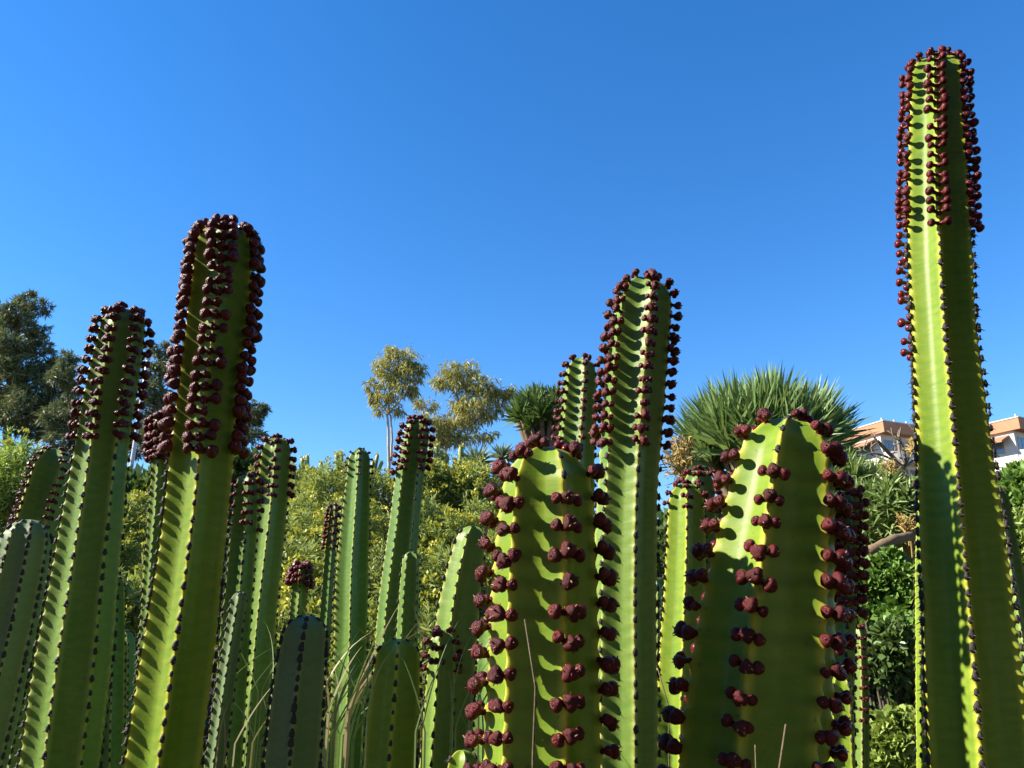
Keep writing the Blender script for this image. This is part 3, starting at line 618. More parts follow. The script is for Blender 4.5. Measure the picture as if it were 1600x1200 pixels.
# twin eucalyptus
tree('eucalyptus_tree', 'slim eucalyptus tree with pale double trunk and airy round crown', 25,
     [[(608, 730), (607, 690), (605, 650), (610, 615), (622, 575)], [(611, 720), (613, 680), (610, 650), (606, 640)], [(606, 648), (592, 625), (585, 608)], [(607, 645), (626, 625), (640, 600)]],
     [(628, 560, 30, 20), (600, 575, 22, 20), (640, 580, 25, 18), (655, 575, 12, 10), (612, 596, 22, 16), (590, 612, 16, 16), (632, 606, 20, 14), (610, 622, 18, 10), (582, 622, 10, 10), (652, 592, 10, 8), (618, 548, 16, 9), (596, 640, 12, 9), (622, 640, 13, 10), (578, 600, 8, 12), (646, 612, 10, 10)],
     M_EUC, M_PALEBARK, 0.17, 0.034, per=460, tw=0.06, hang=0.7, shell=0.15)
tree('eucalyptus_tree', 'wide spreading eucalyptus tree with several leaning pale limbs', 27,
     [[(690, 740), (697, 700), (708, 668), (722, 640), (735, 600)], [(697, 700), (715, 680), (745, 655), (770, 632)], [(690, 720), (676, 690), (664, 660), (660, 640)], [(722, 640), (710, 610), (702, 590)], [(745, 655), (760, 625), (768, 605)]],
     [(705, 582, 26, 16), (728, 575, 22, 14), (690, 600, 16, 14), (722, 600, 26, 14), (755, 605, 32, 20), (775, 620, 26, 18), (798, 612, 16, 12), (806, 622, 10, 10), (740, 630, 32, 18), (715, 635, 24, 16), (668, 632, 20, 12), (660, 655, 14, 16), (690, 660, 26, 18),
      (720, 660, 30, 18), (752, 650, 26, 14), (735, 685, 30, 12), (765, 680, 14, 8), (700, 685, 24, 16), (785, 640, 12, 8), (676, 690, 20, 14)],
     M_EUC, M_PALEBARK, 0.17, 0.036, per=520, tw=0.075, hang=0.6, shell=0.12)
# pines
tree('pine_tree', 'tall dark green pine with layered drooping branches and open top', 20,
     [[(12, 720), (14, 640), (20, 560), (30, 500), (38, 462)]],
     [(38, 468, 15, 13), (62, 482, 16, 12), (25, 490, 24, 15), (8, 510, 22, 20), (55, 512, 22, 16), (20, 540, 32, 20), (58, 545, 22, 14), (0, 560, 26, 24), (35, 575, 34, 20), (75, 585, 24, 18), (92, 572, 18, 16), (10, 605, 32, 22), (55, 610, 34, 22), (92, 605, 24, 18),
      (30, 640, 34, 22), (70, 645, 30, 18), (-10, 640, 30, 30), (50, 670, 36, 18), (100, 640, 20, 18)],
     M_PINE, M_BARK, 0.17, 0.022, per=430, tw=0.13, droop=0.15, hang=-0.2, tuft=3, twigs=5)
tree('pine_tree', 'lower bushy pine with rounded crown growing against the tall pine', 18,
     [[(112, 740), (112, 690), (108, 640), (104, 600)]],
     [(108, 562, 14, 12), (96, 585, 20, 16), (112, 605, 14, 18), (120, 640, 22, 16), (90, 650, 26, 18), (135, 665, 26, 18), (105, 685, 34, 20), (150, 690, 24, 16), (165, 665, 20, 14)],
     M_PINE, M_BARK, 0.15, 0.022, per=430, tw=0.10, droop=0.15, hang=-0.2, tuft=3)
tree('pine_tree', 'pine seen in the gap between the pole and the thick fruit-covered column', 19,
     [[(255, 760), (252, 680), (250, 600), (248, 560)]],
     [(250, 545, 14, 14), (236, 580, 14, 16), (262, 575, 16, 20), (240, 610, 22, 18), (228, 640, 22, 20), (262, 640, 22, 24), (240, 680, 30, 20), (215, 690, 22, 24), (290, 660, 26, 26), (400, 640, 16, 12), (412, 640, 10, 8), (385, 655, 22, 14), (350, 665, 30, 22), (395, 680, 22, 12)],
     M_PINE, M_BARK, 0.16, 0.022, per=430, tw=0.11, droop=0.15, hang=-0.2, tuft=3)
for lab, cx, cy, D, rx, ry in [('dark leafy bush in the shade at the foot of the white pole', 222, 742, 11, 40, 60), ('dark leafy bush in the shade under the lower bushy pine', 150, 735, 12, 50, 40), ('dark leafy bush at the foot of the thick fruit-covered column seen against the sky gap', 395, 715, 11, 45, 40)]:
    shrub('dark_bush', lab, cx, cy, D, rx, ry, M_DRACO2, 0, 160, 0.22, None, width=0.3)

# unseen evergreens added behind and beside the camera to deepen shade on the stems
GT = ['beside the tallest column, out to its sunless side', 'two trees on from the tallest column', 'behind the viewer to the right', 'straight across from the clump', 'across from the thick column', 'across from the leaning column', 'across from the pale green shrub']
for i, (x, y, h, r) in enumerate([(5.7, 0.6, 8.5, 2.3), (5.0, -1.8, 8.5, 2.5), (3.6, -4.4, 9, 2.5), (1.0, -4.9, 9, 2.5), (-2.0, -4.9, 8.5, 2.5), (-4.8, -4.6, 7.5, 2.3), (-6.2, -2.6, 7, 2.0)]):
    gz = float(ground_z(x, y)); root = thing('added_shade_tree', 'unseen broad evergreen added for shade, ' + GT[i], 'tree', (x, y, gz), 'unseen trees added to shade the clump')
    tr = Acc(); tube(tr, [(0, 0, -0.1), (0.05, 0, h * 0.35), (0, 0.05, h * 0.75)], [0.18, 0.13, 0.06], 9); lf = Acc()
    for k in range(22):
        c = unit(rng.normal(size=3)) * np.array((r, r, h * 0.48)) * rng.uniform(0.3, 0.85) + (0, 0, h * 0.5); tube(tr, curve((0, 0, h * 0.3), (c[0] * 0.4, c[1] * 0.4, c[2] * 0.8), c, 6), np.linspace(0.06, 0.015, 6), 5)
        n = 620; P = c + unit(rng.normal(size=(n, 3))) * rng.uniform(0.2, 1, (n, 1)) ** 0.6 * (0.85, 0.85, 0.7)
        blades(lf, P, rng.normal(size=(n, 3)), 0.22, 0.11, 0.2)
    link('trunk', tr.mesh('trunk', [M_BARK]), root); link('crown', lf.mesh('crown', [M_SHADE_TREE], False), root)

# ------------------------------------------------------------------ dragon trees
def rosette_mesh(seed, leaf, width, n=70, mat=None, cone=1.15, droop=0.12):
    r = np.random.default_rng(seed); acc = Acc()
    f = np.linspace(0, 1, n) ** 0.8; a = np.arange(n) * 2.39996
    el = (1 - f) * cone * 1.25 + 0.05
    d = np.stack([np.sin(el) * np.cos(a), np.sin(el) * np.sin(a), np.cos(el)], 1) + 0.08 * r.normal(size=(n, 3))
    blades(acc, np.stack([0 * f, 0 * f, f * leaf * 0.18], 1), d, leaf * r.uniform(0.8, 1.1, n), width * r.uniform(0.8, 1.2, n), droop, r.random(n) * 0.8 + 0.2 * f, wide=0.45)
    tube(acc, [(0, 0, -leaf * 0.35), (0, 0, leaf * 0.1)], [leaf * 0.045, leaf * 0.06], 7, m=1)
    return acc.mesh('leaf_rosette', [mat, M_DRACOBARK], False)
def dragon(name, label, cx, cy, D, rx, ry, leafpx, nros, mat, fork_y, zmin=-0.15, trunk_r=0.09, n=70, cone=1.1, seed=0, wpx=5.0, droop=0.12):
    """dome of leaf rosettes on forked branches"""
    m = pxm(cy, D); c = at(cx, cy, D); gz = float(ground_z(c[0], D)); base = np.array((c[0], D, gz))
    root = thing(name, label, 'tree', base)
    leaf = leafpx * m; RM = [rosette_mesh(seed + i, leaf, wpx * m, n, mat, cone, droop) for i in range(4)]
    fork = at(cx, fork_y, D); tr = Acc()
    tube(tr, np.array([base - (0, 0, 0.1), (base * 0.5 + fork * 0.5) + (0.05, 0, 0), fork]) - base, [trunk_r * 1.2, trunk_r, trunk_r * 0.9], 10)
    link('trunk', tr.mesh('trunk', [M_DRACOBARK]), root); br = Acc()
    k = np.arange(nros) + 0.5; z = 1 - (1 - zmin) * k / nros; a = k * 2.39996 + seed; q = np.sqrt(np.maximum(1 - z * z, 0))
    d = np.stack([q * np.cos(a), q * np.sin(a), z], 1) + 0.06 * rng.normal(size=(nros, 3))
    P = c + d * (rx * m, rx * m * 0.9, ry * m) * rng.uniform(0.9, 1.06, nros)[:, None]
    for i in range(nros):
        j = P[i]; mid_ = fork + (j - fork) * (0.5, 0.5, 0.35); tube(br, curve(fork, mid_, j, 6) - base, np.linspace(trunk_r * 0.6, trunk_r * 0.28, 6), 6)
        dv = unit(j - fork + (0, 0, 0.15)); qt = Vector(dv).to_track_quat('Z', 'Y') @ Quaternion((0, 0, 1), rng.uniform(0, 6.28))
        o = link('leaf_rosette', RM[i % 4], root, j - base); o.rotation_mode = 'QUATERNION'; o.rotation_quaternion = qt; o.scale = (rng.uniform(0.85, 1.12),) * 3
    link('branches', br.mesh('branches', [M_DRACOBARK]), root)
    return root
dragon('dragon_tree', 'large dragon tree with dense round crown of grey-green sword leaves', 1195, 728, 7.0, 78, 52, 98, 34, M_DRACO, 850, n=80, wpx=6.5, droop=0.06, cone=1.0)
dragon('dragon_tree', 'dark dragon tree crown peeking out behind the short fruiting column', 848, 668, 9.0, 36, 42, 34, 20, M_DRACO2, 740, n=60, seed=20, wpx=4.5)
dragon('dragon_tree', 'low dragon tree with drooping narrow leaves beneath the apartment building', 1390, 822, 5.0, 62, 44, 56, 44, M_DRACO3, 890, n=70, seed=40, wpx=4.6, droop=0.4, zmin=-0.75)
dragon('dragon_tree', 'low dark dragon tree with narrow leaves between the broad column and the large dragon tree', 1300, 800, 5.8, 70, 70, 60, 34, M_DRACO3, 900, n=60, seed=60, wpx=4.5, droop=0.3, zmin=-0.6)
# thick bare limbs of the low dragon tree, lying low over the bank
def limb(label, pl, D, r0, r1, mat, name='fallen_branch', cat='branch'):
    P = np.array([at(x, y, D + e) for x, y, e in pl]); a = Acc()
    t = np.linspace(0, 1, len(P)); tt = np.linspace(0, 1, 5 * len(P)); C = np.stack([np.interp(tt, t, P[:, j]) for j in range(3)], 1)
    C[1:-1] += rng.normal(size=(len(C) - 2, 3)) * r0 * 0.08
    tube(a, C - C[0], np.linspace(r0, r1, len(C)), 9); o = link(name, a.mesh(name, [mat]), None, C[0]); tag(o, label, cat); return o
limb('thick orange-brown leaning dragon tree limb over the feathery bush', [(1318, 905, 0), (1352, 868, 0.05), (1392, 845, 0.1), (1425, 838, 0.2)], 4.3, 0.034, 0.026, M_DRACOBARK, 'leaning_limb')
limb('pale grey forked branch under the leaning limb', [(1402, 935, 0), (1398, 890, 0.05), (1385, 862, 0.05)], 4.2, 0.02, 0.016, M_TWIG, 'bare_branch')
limb('pale grey side branch running to the tallest column', [(1398, 900, 0), (1412, 892, 0), (1440, 880, 0)], 4.2, 0.014, 0.010, M_TWIG, 'bare_branch')
# seed heads on the dragon trees
def seed_head(label, cx, cy, D, rx, ry, n=260):
    c = at(cx, cy, D); m = pxm(cy, D); acc = Acc()
    base = c - (0, 0, ry * m)
    for _ in range(26):
        d = unit(rng.normal(size=3) + (0, 0, 0.6)); e = d * np.array((rx, rx, ry * 1.6)) * m
        tube(acc, curve((0, 0, -ry * m), e * 0.4 + (0, 0, 0.1 * ry * m), e + (0, 0, -0.1 * ry * m), 5), np.linspace(0.008, 0.004, 5), 4, a=0.6)
        P = e * rng.uniform(0.3, 1, (n // 26, 1)) + rng.normal(size=(n // 26, 3)) * rx * m * 0.12
        blades(acc, P, rng.normal(size=P.shape), rx * m * 0.32, rx * m * 0.06, 0.1)
    tube(acc, [(0, 0, -ry * m - 0.18), (0.01, 0, -ry * m)], [0.006, 0.005], 5, a=0.2)
    return tag(link('seed_head', acc.mesh('seed_head', [M_ORANGE], False), None, c), label, 'seed head')
seed_head('dry yellow branching seed head beside the slender upright column', 1066, 722, 6.0, 34, 28, 520)
seed_head('dry orange seed head on the low dragon tree under the building', 1392, 745, 4.9, 22, 18)
seed_head('yellow seed head touching the tallest column above the leaning limb', 1418, 825, 4.6, 22, 16)
seed_head('orange seed head low at the foot of the forked branch by the tallest column', 1428, 700, 5.5, 14, 12, 100)

# ------------------------------------------------------------------ bushes on the right
def leafy(name, label, cx, cy, D, rx, ry, mat, leaf, n=2600, group=None, width=0.55):
    top = at(cx, cy, D); m = pxm(cy, D); gz = float(ground_z(top[0], D)); base = np.array((top[0], D, gz)); root = thing(name, label, 'shrub', base, group)
    c = top - (0, 0, ry * m); rad = np.array((rx, rx * 0.8, ry)) * m; lf = Acc(); st = Acc()
    nc = 46; cd_ = unit(rng.normal(size=(nc, 3)) + (0, -0.2, 0.35)); cc = c + cd_ * rad * rng.uniform(0.55, 1.0, (nc, 1))
    for k in range(nc):
        tube(st, curve(rng.normal(size=3) * (0.05, 0.05, 0), (cc[k] - base) * (0.4, 0.4, 0.6), cc[k] - base, 6), np.linspace(0.014, 0.004, 6), 4, cap=False)
    i = rng.integers(nc, size=n); P = cc[i] + unit(rng.normal(size=(n, 3))) * rad * 0.24 * rng.uniform(0.4, 1, (n, 1)) ** 0.5
    d = unit(P - cc[i]) + 0.7 * rng.normal(size=(n, 3)) + (0, 0, 0.3)
    # each leaf is three leaflets
    for k in range(3):
        blades(lf, P - base, d + 0.55 * rng.normal(size=(n, 3)), leaf * rng.uniform(0.6, 1.15, n), leaf * width * rng.uniform(0.7, 1.2, n), 0.15, np.clip(rng.random(nc)[i] * 0.6 + 0.4 * rng.random(n), 0, 1), wide=0.6)
    link('stems', st.mesh('stems', [M_BARK]), root); o = link('foliage', lf.mesh('foliage', [mat], False), root); o['kind'] = 'stuff'
    return root
leafy('feathery_bush', 'feathery green bush with lobed leaves under the leaning limb', 1375, 872, 3.7, 62, 66, M_BUSH, 0.05, 2600)
leafy('feathery_bush', 'darker feathery bush half shaded beside the tallest column foot', 1420, 960, 3.4, 45, 50, M_BUSH, 0.045, 1300)
leafy('round_leaf_bush', 'bright yellow-green small-leaved bush low at the foot of the slope', 1388, 1108, 2.9, 60, 70, M_BRIGHT, 0.032, 3600, width=0.8)
leafy('leafy_bush', 'dense grey-green bush beyond the tallest column below the apartment building', 1585, 738, 6.5, 62, 60, M_BUSH, 0.10, 2600, width=0.28)
leafy('leafy_bush', 'dense grey-green bush low beside the right-hand edge of the tallest column', 1600, 810, 5.5, 70, 80, M_BRIGHT, 0.07, 2600, width=0.28)
leafy('leafy_bush', 'shaded green bush under the building balconies', 1345, 765, 8.5, 60, 40, M_BUSH, 0.14, 1500, width=0.25)
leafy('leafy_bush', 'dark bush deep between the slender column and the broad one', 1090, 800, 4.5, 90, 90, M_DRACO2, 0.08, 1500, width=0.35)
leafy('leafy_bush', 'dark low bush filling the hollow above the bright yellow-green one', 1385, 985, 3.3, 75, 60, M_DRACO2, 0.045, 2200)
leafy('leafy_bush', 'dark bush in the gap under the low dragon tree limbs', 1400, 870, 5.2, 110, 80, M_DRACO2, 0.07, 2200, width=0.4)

# low planting that carries on along the slope past the tallest column and past the pines
for cx, cy, D, rx, ry, where in [(1500, 870, 6.4, 90, 120, 'right behind the foot of the tallest column'), (1600, 900, 4.6, 100, 120, 'under the dense grey-green bushes'), (1690, 820, 6.0, 110, 130, 'past the dense grey-green bushes'),
                                 (1820, 800, 6.6, 110, 130, 'well past the dense grey-green bushes'), (1700, 960, 3.8, 110, 130, 'low on the slope past the tallest column'), (1860, 930, 4.4, 120, 130, 'low on the slope well past the tallest column'),
                                 (1980, 800, 7.2, 110, 130, 'far along the slope under the apartment blocks'), (1640, 770, 9.5, 90, 90, 'high on the slope under the apartment blocks'), (1780, 760, 10.5, 90, 90, 'high on the slope past the apartment blocks'),
                                 (1440, 800, 8.5, 90, 100, 'behind the low dragon tree'), (1330, 1000, 4.4, 90, 110, 'deep behind the feathery bush')]:
    shrub('slope_shrub', 'green narrow-leaved shrub ' + where, cx, cy, D, rx, ry, M_LEFTSHRUB, 0.15, 210, 0.085, 'shrubs along the slope')
for cx, cy, D, rx, ry, where in [(-150, 720, 5.6, 90, 110, 'beyond the tall pine'), (-120, 860, 4.2, 100, 120, 'low beyond the waxy column'), (-280, 760, 6.0, 110, 120, 'far beyond the tall pine')]:
    shrub('slope_shrub', 'pale green slope shrub ' + where, cx, cy, D, rx, ry, M_LEFTSHRUB, 0.2, 210, 0.075, 'shrubs along the slope')

# ------------------------------------------------------------------ skyline succulents on the bank
def candelabra(label, arms, D, r, group='small cactus clumps along the top of the bank'):
    b = at(arms[0][0][0], 760, D); base = np.array((b[0], D, float(ground_z(b[0], D)))); root = thing('candelabra_cactus', label, 'cactus', base, group)
    for pl in arms:
        acc = Acc(); P = np.array([at(x, y, D) for x, y in pl]); P = np.concatenate([P, [np.array((P[-1][0], D, base[2] - 0.1))]])[::-1]
        t = np.linspace(0, 1, len(P)); tt = np.linspace(0, 1, 16); C = np.stack([np.interp(tt, t, P[:, j]) for j in range(3)], 1)
        k = 10; rr = np.full(16, r); rr[-1] = r * 0.55; th = np.arange(k) / k * 2 * math.pi
        prof = 1 + 0.22 * np.cos(th * 5)
        V = C[:, None] + rr[:, None, None] * prof[None, :, None] * np.stack([np.cos(th), np.sin(th), 0 * th], 1)[None]
        i = np.arange(15)[:, None] * k; j = np.arange(k)[None]; j2 = (j + 1) % k
        Q = np.stack([i + j, i + j2, i + k + j2, i + k + j], -1).reshape(-1, 4); V = np.concatenate([V.reshape(-1, 3), C[-1:] + (0, 0, r * 0.5)])
        T = np.stack([150 + np.arange(k), 150 + (np.arange(k) + 1) % k, np.full(k, 160)], 1)
        acc.add(V - base, T, Q); me = acc.mesh('arm', [M_CAND]); link('arm', me, root)
        fl = Acc(); n = 26; PP = C[-1] - base + rng.normal(size=(n, 3)) * r * (0.8, 0.8, 0.4); blades(fl, PP, rng.normal(size=(n, 3)) + (0, 0, 1), r * 0.9, r * 0.5, 0)
        o = link('flower_cap', fl.mesh('flower_cap', [M_FLOWER], False), root); o['kind'] = 'stuff'
    return root
M_CAND = plain('cactus_green', (0.24, 0.30, 0.07), (0.42, 0.44, 0.12), 9, 0.6)
candelabra('small branched cactus with pale tips against the sky by the reddish-tipped column', [[(526, 708), (527, 740)], [(533, 706), (533, 740)], [(541, 720), (536, 745)]], 8.4, 0.02, None)
candelabra('little upright cactus arms poking above the shrubs near the fruit-tipped column', [[(480, 712), (480, 740)], [(472, 716), (474, 740)], [(502, 722), (500, 742)]], 8.6, 0.02, None)
candelabra('thin two-armed cactus right next to the reddish rounded tip', [[(590, 710), (584, 740)], [(583, 720), (580, 745)], [(597, 722), (588, 742)]], 8.4, 0.018, None)
candelabra('yellowish cactus clump with many knobby arms below the spreading eucalyptus', [[(672, 700), (674, 735)], [(682, 696), (682, 735)], [(690, 706), (688, 735)], [(698, 712), (694, 740)], [(664, 712), (670, 740)]], 7.6, 0.024, None)
candelabra('taller knobby cactus clump beside the grey spiky rosette', [[(720, 698), (719, 735)], [(728, 712), (722, 740)], [(710, 716), (716, 740)], [(738, 722), (728, 742)]], 7.6, 0.024, None)
def spiky(label, cx, cy, D, leafpx, n, mat=M_AGAVE):
    c = at(cx, cy, D); m = pxm(cy, D); base = np.array((c[0], D, float(ground_z(c[0], D)))); root = thing('spiky_rosette', label, 'yucca', base)
    a = Acc(); tube(a, np.array([base - (0, 0, 0.05), (base + c) / 2 + (0.02, 0, 0), c]) - base, [0.07, 0.06, 0.06], 8); link('trunk', a.mesh('trunk', [M_BARK]), root)
    lf = Acc(); d = unit(rng.normal(size=(n, 3)) + (0, 0, 0.35)); blades(lf, np.tile(c - base, (n, 1)), d, leafpx * m * rng.uniform(0.8, 1.1, n), 4.5 * m, 0.12, wide=0.4)
    o = link('leaves', lf.mesh('leaves', [mat], False), root); o['kind'] = 'stuff'
spiky('grey-green spiky rosette with long stiff blades behind the shrub bank', 745, 725, 9.0, 42, 150)
spiky('second small grey spiky rosette behind the stout column tip', 785, 715, 10.5, 30, 120)

# ------------------------------------------------------------------ pole
def pole():
    top, bot = at(229, 575, 16), at(209, 690, 16); bot = np.array((top[0] - 0.02, 16.0, float(ground_z(top[0], 16)) - 0.1))
    root = thing('flag_pole', 'slim white metal pole rising between the fruit-capped column and the pines', 'pole', bot); a = Acc()
    tube(a, np.linspace(bot, top + (0, 0, 0.2), 8) - bot, np.linspace(0.05, 0.036, 8), 12); link('shaft', a.mesh('shaft', [M_POLE]), root)
    b = Acc(); tube(b, [(0, 0, 0.0), (0, 0, 0.16), (0, 0, 0.2)], [0.09, 0.09, 0.06], 12); link('collar', b.mesh('collar', [M_POLE]), root)
    c = Acc(); V, T, Q = uv_sphere(10, 6); c.add(V * 0.06 + (top + (0, 0, 0.22) - bot), T, Q); link('cap', c.mesh('cap', [M_POLE]), root)
pole()

# ------------------------------------------------------------------ apartment building
def box_acc(acc, lo, hi, m=0, rz=0.0, piv=(0, 0)):
    x0, y0, z0 = lo; x1, y1, z1 = hi
    V = np.array([(x, y, z) for z in (z0, z1) for x, y in ((x0, y0), (x1, y0), (x1, y1), (x0, y1))], float)
    acc.add(V, None, np.array([(3, 2, 1, 0), (4, 5, 6, 7), (0, 1, 5, 4), (1, 2, 6, 5), (2, 3, 7, 6), (3, 0, 4, 7)]), 0.5, m)
def building(label, x0, x1, ytop, D, turn, storeys=4, dx=0.0):
    """block whose near corner edge stands at D; local x runs right along the front, y back; turned about z"""
    c = at((x0 + x1) / 2, ytop, D); wid = (x1 - x0) * pxm(ytop, D); H = c[2]; gz = float(ground_z(c[0], D)) - 0.6
    root = thing('apartment_building', label, 'building', (c[0], D, gz), 'apartment blocks on the hill'); root.rotation_euler = (0, 0, turn)
    h = H - gz; hw = wid / 2; dep = 8.0; sh = 3.0
    def part(name, boxes, mat, parent=root, bev=0.0):
        a = Acc()
        for lo, hi in boxes: box_acc(a, lo, hi)
        return link(name, a.mesh(name, [mat], False), parent)
    part('wall', [((-hw, 0, 0), (hw, dep, h - 1.3))], M_WHITE)
    pr = part('parapet', [((-hw - 0.35, -0.9, h - 1.3), (hw + 0.35, dep + 0.3, h - 0.12))], M_TERRA)
    part('coping', [((-hw - 0.42, -0.97, h - 0.12), (hw + 0.42, dep + 0.37, h))], M_WHITE, pr)
    for k in range(4):
        part('roof_post', [((-hw + k * wid / 3 - 0.08, -0.6, h), (-hw + k * wid / 3 + 0.08, -0.44, h + 0.35))], M_WHITE)
    for s in range(storeys):
        zt = h - 1.3 - s * sh; zf = zt - sh
        if zf < 0: break
        # bowed balcony
        a = Acc(); th = np.linspace(math.pi, 2 * math.pi, 17); bw = hw * 0.98
        arc = np.stack([bw * np.cos(th), 1.9 * np.sin(th) * 0.9 - 0.003, 0 * th], 1); n = len(arc)
        for off, z0, z1, inner in ((0, zf - 0.22, zf, 0.0), (0, zf, zf + 0.95, 0.90)):
            if inner == 0.0:
                V = np.concatenate([arc + (0, 0, z0), arc + (0, 0, z1), [(0, -0.003, z0)], [(0, -0.003, z1)]]); T = []; Q = []
                for i in range(n - 1): Q.append((i, i + 1, n + i + 1, n + i)); T += [(2 * n, i + 1, i), (2 * n + 1, n + i, n + i + 1)]
                a.add(V, T, Q)
            else:
                inn = arc * (0.955, 0.92, 1); o_ = arc * 0.995
                V = np.concatenate([o_ + (0, 0, z0), o_ + (0, 0, z1), inn + (0, 0, z0), inn + (0, 0, z1)]); Q = []
                for i in range(n - 1): Q += [(i, i + 1, n + i + 1, n + i), (2 * n + i + 1, 2 * n + i, 3 * n + i, 3 * n + i + 1), (n + i, n + i + 1, 3 * n + i + 1, 3 * n + i)]
                a.add(V, None, Q)
        link('balcony', a.mesh('balcony', [M_WHITE], False), root)
        # glazed doors
        for k in range(3):
            xa = -hw * 0.86 + k * wid * 0.30; xb = xa + wid * 0.25
            fr_ = part('window', [((xa, -0.06, zf + 0.02), (xb, -0.003, zf + 0.08)), ((xa, -0.06, zf + 2.32), (xb, -0.003, zf + 2.40)), ((xa, -0.06, zf + 0.08), (xa + 0.07, -0.003, zf + 2.32)), ((xb - 0.07, -0.06, zf + 0.08), (xb, -0.003, zf + 2.32)), (((xa + xb) / 2 - 0.04, -0.06, zf + 0.08), ((xa + xb) / 2 + 0.04, -0.003, zf + 2.32))], M_FRAME)
            part('pane', [((xa + 0.07, -0.03, zf + 0.08), ((xa + xb) / 2 - 0.04, -0.012, zf + 2.32)), (((xa + xb) / 2 + 0.04, -0.03, zf + 0.08), (xb - 0.07, -0.012, zf + 2.32))], M_GLASS, fr_)
        if s == 0:   # slanted terracotta canopy on the sunny side
            V = np.array([(-hw - 0.003, 0.5, zt - 0.35), (-hw - 0.003, 5, zt - 0.35), (-hw - 1.6, 0.5, zt - 1.1), (-hw - 1.6, 5, zt - 1.1)]); V = np.concatenate([V, V - (0, 0, 0.18)])
            a = Acc(); a.add(V, None, [(0, 1, 3, 2), (4, 6, 7, 5), (2, 3, 7, 6), (0, 2, 6, 4), (1, 5, 7, 3)]); link('canopy', a.mesh('canopy', [M_TERRA], False), root)
        # side windows
        for k in range(2):
            ya = 1.2 + k * 3.2; f2 = part('window', [((-hw - 0.05, ya, zf + 0.85), (-hw - 0.003, ya + 1.5, zf + 0.93)), ((-hw - 0.05, ya, zf + 2.1), (-hw - 0.003, ya + 1.5, zf + 2.18)), ((-hw - 0.05, ya, zf + 0.93), (-hw - 0.003, ya + 0.08, zf + 2.1)), ((-hw - 0.05, ya + 1.42, zf + 0.93), (-hw - 0.003, ya + 1.5, zf + 2.1))], M_FRAME)
            part('pane', [((-hw - 0.03, ya + 0.08, zf + 0.93), (-hw - 0.010, ya + 1.42, zf + 2.1))], M_GLASS, f2)
    return root
building('white apartment block with terracotta parapet and bowed balconies above the low dragon tree', 1362, 1440, 664, 85, R_(24))
building('white apartment block with terracotta parapet at the far side of the tallest column', 1560, 1650, 660, 82, R_(30))
building('middle white apartment block mostly hidden behind the tallest column', 1458, 1540, 672, 90, R_(24))

# bare shrub in front of the building
def bare_shrub():
    D = 6.0; b = at(1415, 800, D); base = np.array((b[0], D, float(ground_z(b[0], D)))); root = thing('bare_shrub', 'leafless shrub with curving pale branches in front of the apartment building', 'shrub', base)
    a = Acc(); hub = at(1413, 730, D)
    tube(a, np.array([base - (0, 0, 0.05), (base + hub) / 2 + (0.03, 0, 0), hub]) - base, [0.02, 0.016, 0.012], 6); link('trunk', a.mesh('trunk', [M_TWIG]), root)
    for (mx_, my_), (ex_, ey_) in [((1400, 700), (1408, 668)), ((1395, 712), (1372, 688)), ((1380, 720), (1342, 700)), ((1425, 705), (1432, 672)), ((1398, 690), (1405, 672)), ((1390, 728), (1350, 728)), ((1420, 700), (1398, 682)), ((1370, 700), (1350, 712)), ((1430, 720), (1440, 700)), ((1360, 728), (1338, 742)), ((1380, 705), (1362, 678))]:
        e = at(ex_, ey_, D + rng.normal() * 0.15); m_ = at(mx_, my_, D + rng.normal() * 0.1); br = Acc()
        cv = curve(hub, m_, e, 9); tube(br, cv - base, np.linspace(0.011, 0.006, 9), 5)
        for _ in range(2):
            s = cv[rng.integers(4, 8)]; tube(br, curve(s, s + rng.normal(size=3) * 0.03, s + unit(rng.normal(size=3) + (0, 0, 0.8)) * 0.1, 5) - base, np.linspace(0.006, 0.004, 5), 4)
        link('branch', br.mesh('branch', [M_TWIG]), root)
bare_shrub()

# ------------------------------------------------------------------ grasses and dry stalks
def tuft(label, roots, D, mat, n, L, spread, lean=(0, 0, 0), w=0.004, name='grass_tuft'):
    c = at(*roots, D); acc = Acc(); base = c.copy()
    for _ in range(n):
        l = L * rng.uniform(0.5, 1.1); d = unit(np.array((rng.normal() * spread, rng.normal() * spread, 1.0)) + lean)
        p0 = rng.normal(size=3) * (0.02, 0.02, 0); e = d * l + np.array((np.sign(d[0]) * 0.25 * l, 0, -0.22 * l)) * rng.uniform(0.2, 1.0)
        C = curve(p0, d * l * 0.6, e, 8); sd = unit(np.array((1.0, 0.4 * rng.normal(), 0.2 * rng.normal())))
        W = w * np.array([1, 1, .95, .85, .7, .5, .3, .06]) * 0.5
        V = np.concatenate([C - sd * W[:, None], C + sd * W[:, None]]); i = np.arange(7)
        acc.add(V, None, np.stack([i, 8 + i, 9 + i, i + 1], 1), rng.random())
    o = link(name, acc.mesh(name, [mat], True), None, base); tag(o, label, 'grass'); return o
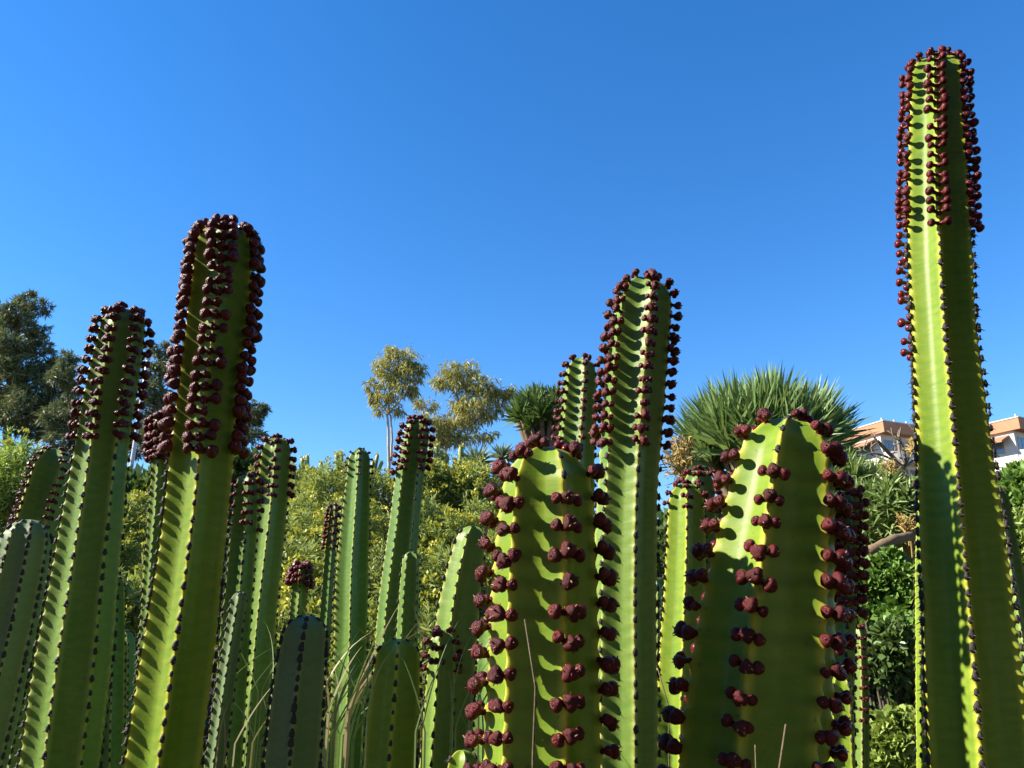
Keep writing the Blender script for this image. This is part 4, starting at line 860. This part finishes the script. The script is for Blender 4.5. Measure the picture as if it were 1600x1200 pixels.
def rooted(label, xpx, ypx_base, D, mat, n, L, spread, lean, w, name='grass_tuft'):
    # rooted in the soil: blades long enough to reach the pixel height
    c = at(xpx, ypx_base, D); gz = float(ground_z(c[0], D)); h = c[2] - gz
    acc = Acc()
    for _ in range(n):
        l = L * rng.uniform(0.5, 1.1); x0 = rng.normal() * 0.035; y0 = rng.normal() * 0.035
        d = unit(np.array((rng.normal() * spread, rng.normal() * spread, 1.0)) + lean)
        t0 = np.array((x0, y0, 0.0)); t1 = np.array((x0 * 1.3, y0 * 1.3, h)); e1 = t1 + d * l * 0.6; e2 = t1 + d * l + np.array((np.sign(d[0] + 1e-6) * 0.3 * l, 0, -0.25 * l)) * rng.uniform(0.1, 1.0)
        C = np.concatenate([[t0], curve(t1, e1, e2, 8)]); sd = unit(np.array((1.0, 0.4 * rng.normal(), 0.2 * rng.normal())))
        W = w * np.array([1, 1, 1, .95, .85, .7, .5, .3, .06]) * 0.5
        V = np.concatenate([C - sd * W[:, None], C + sd * W[:, None]]); i = np.arange(8)
        acc.add(V, None, np.stack([i, 9 + i, 10 + i, i + 1], 1), rng.random())
    return tag(link(name, acc.mesh(name, [mat], True), None, np.array((c[0], D, gz))), label, 'grass')
rooted('arching straw-coloured dry grass between the waxy column and the blunt olive one', 545, 1110, 1.42, M_STRAW, 16, 0.20, 0.26, (0.42, 0, 0), 0.0036)
rooted('thin green grass around the base of the half lit column', 540, 1150, 1.42, M_GRASS, 26, 0.20, 0.35, (0.15, 0, 0), 0.0032)
rooted('dry grass stems mixed with thin green blades near the curved column', 715, 1140, 1.2, M_GRASS, 14, 0.16, 0.30, (0.1, 0, 0), 0.0024)
rooted('withered pale grass tuft by the thin lit column with tiny red fruits', 735, 1090, 1.45, M_STRAW, 14, 0.16, 0.4, (-0.2, 0, 0), 0.003)
rooted('sparse dry blades against the very thin pale column', 370, 1160, 1.4, M_STRAW, 10, 0.16, 0.5, (0.3, 0, 0), 0.0026)
rooted('wispy green blades crossing the bright-ribbed column', 400, 1080, 1.5, M_GRASS, 9, 0.20, 0.5, (0.1, 0, 0), 0.002)
M_STALK = plain('dry_stalk', (0.09, 0.065, 0.03), (0.20, 0.15, 0.08), 200, 0.85)
def stalk(label, pl, D, r=0.0012):
    P = np.array([at(x, y, D) for x, y in pl]); gz = float(ground_z(P[0][0], D)); P = np.concatenate([[(P[0][0], D, gz)], P]); a = Acc()
    tt = np.linspace(0, 1, 30); t = np.concatenate([[0], np.cumsum(np.linalg.norm(np.diff(P, axis=0), axis=1))]); t /= t[-1]
    C = np.stack([np.interp(tt, t, P[:, j]) for j in range(3)], 1); C[2:-1] += rng.normal(size=(27, 3)) * r * 0.4
    tube(a, C - C[0], np.linspace(r * 1.3, r * 0.5, 30) * (1 + 0.3 * rng.random(30)), 5)
    tag(link('dry_stalk', a.mesh('dry_stalk', [M_STALK]), None, C[0]), label, 'stalk')
stalk('thin dry stalk in front of the stout column', [(832, 1200), (836, 1080), (830, 1010), (820, 968)], 0.70, 0.0014)
stalk('short knobby dry stalk in front of the broad column', [(1208, 1200), (1216, 1170), (1228, 1132)], 0.68, 0.0014)
stalk('very short dry stalk at the foot of the broad column', [(1176, 1200), (1180, 1164)], 0.68, 0.0012)
stalk('bent pale twig between the slender column and the broad one', [(1044, 1165), (1046, 1095), (1040, 1070), (1028, 1045)], 1.15, 0.0016)
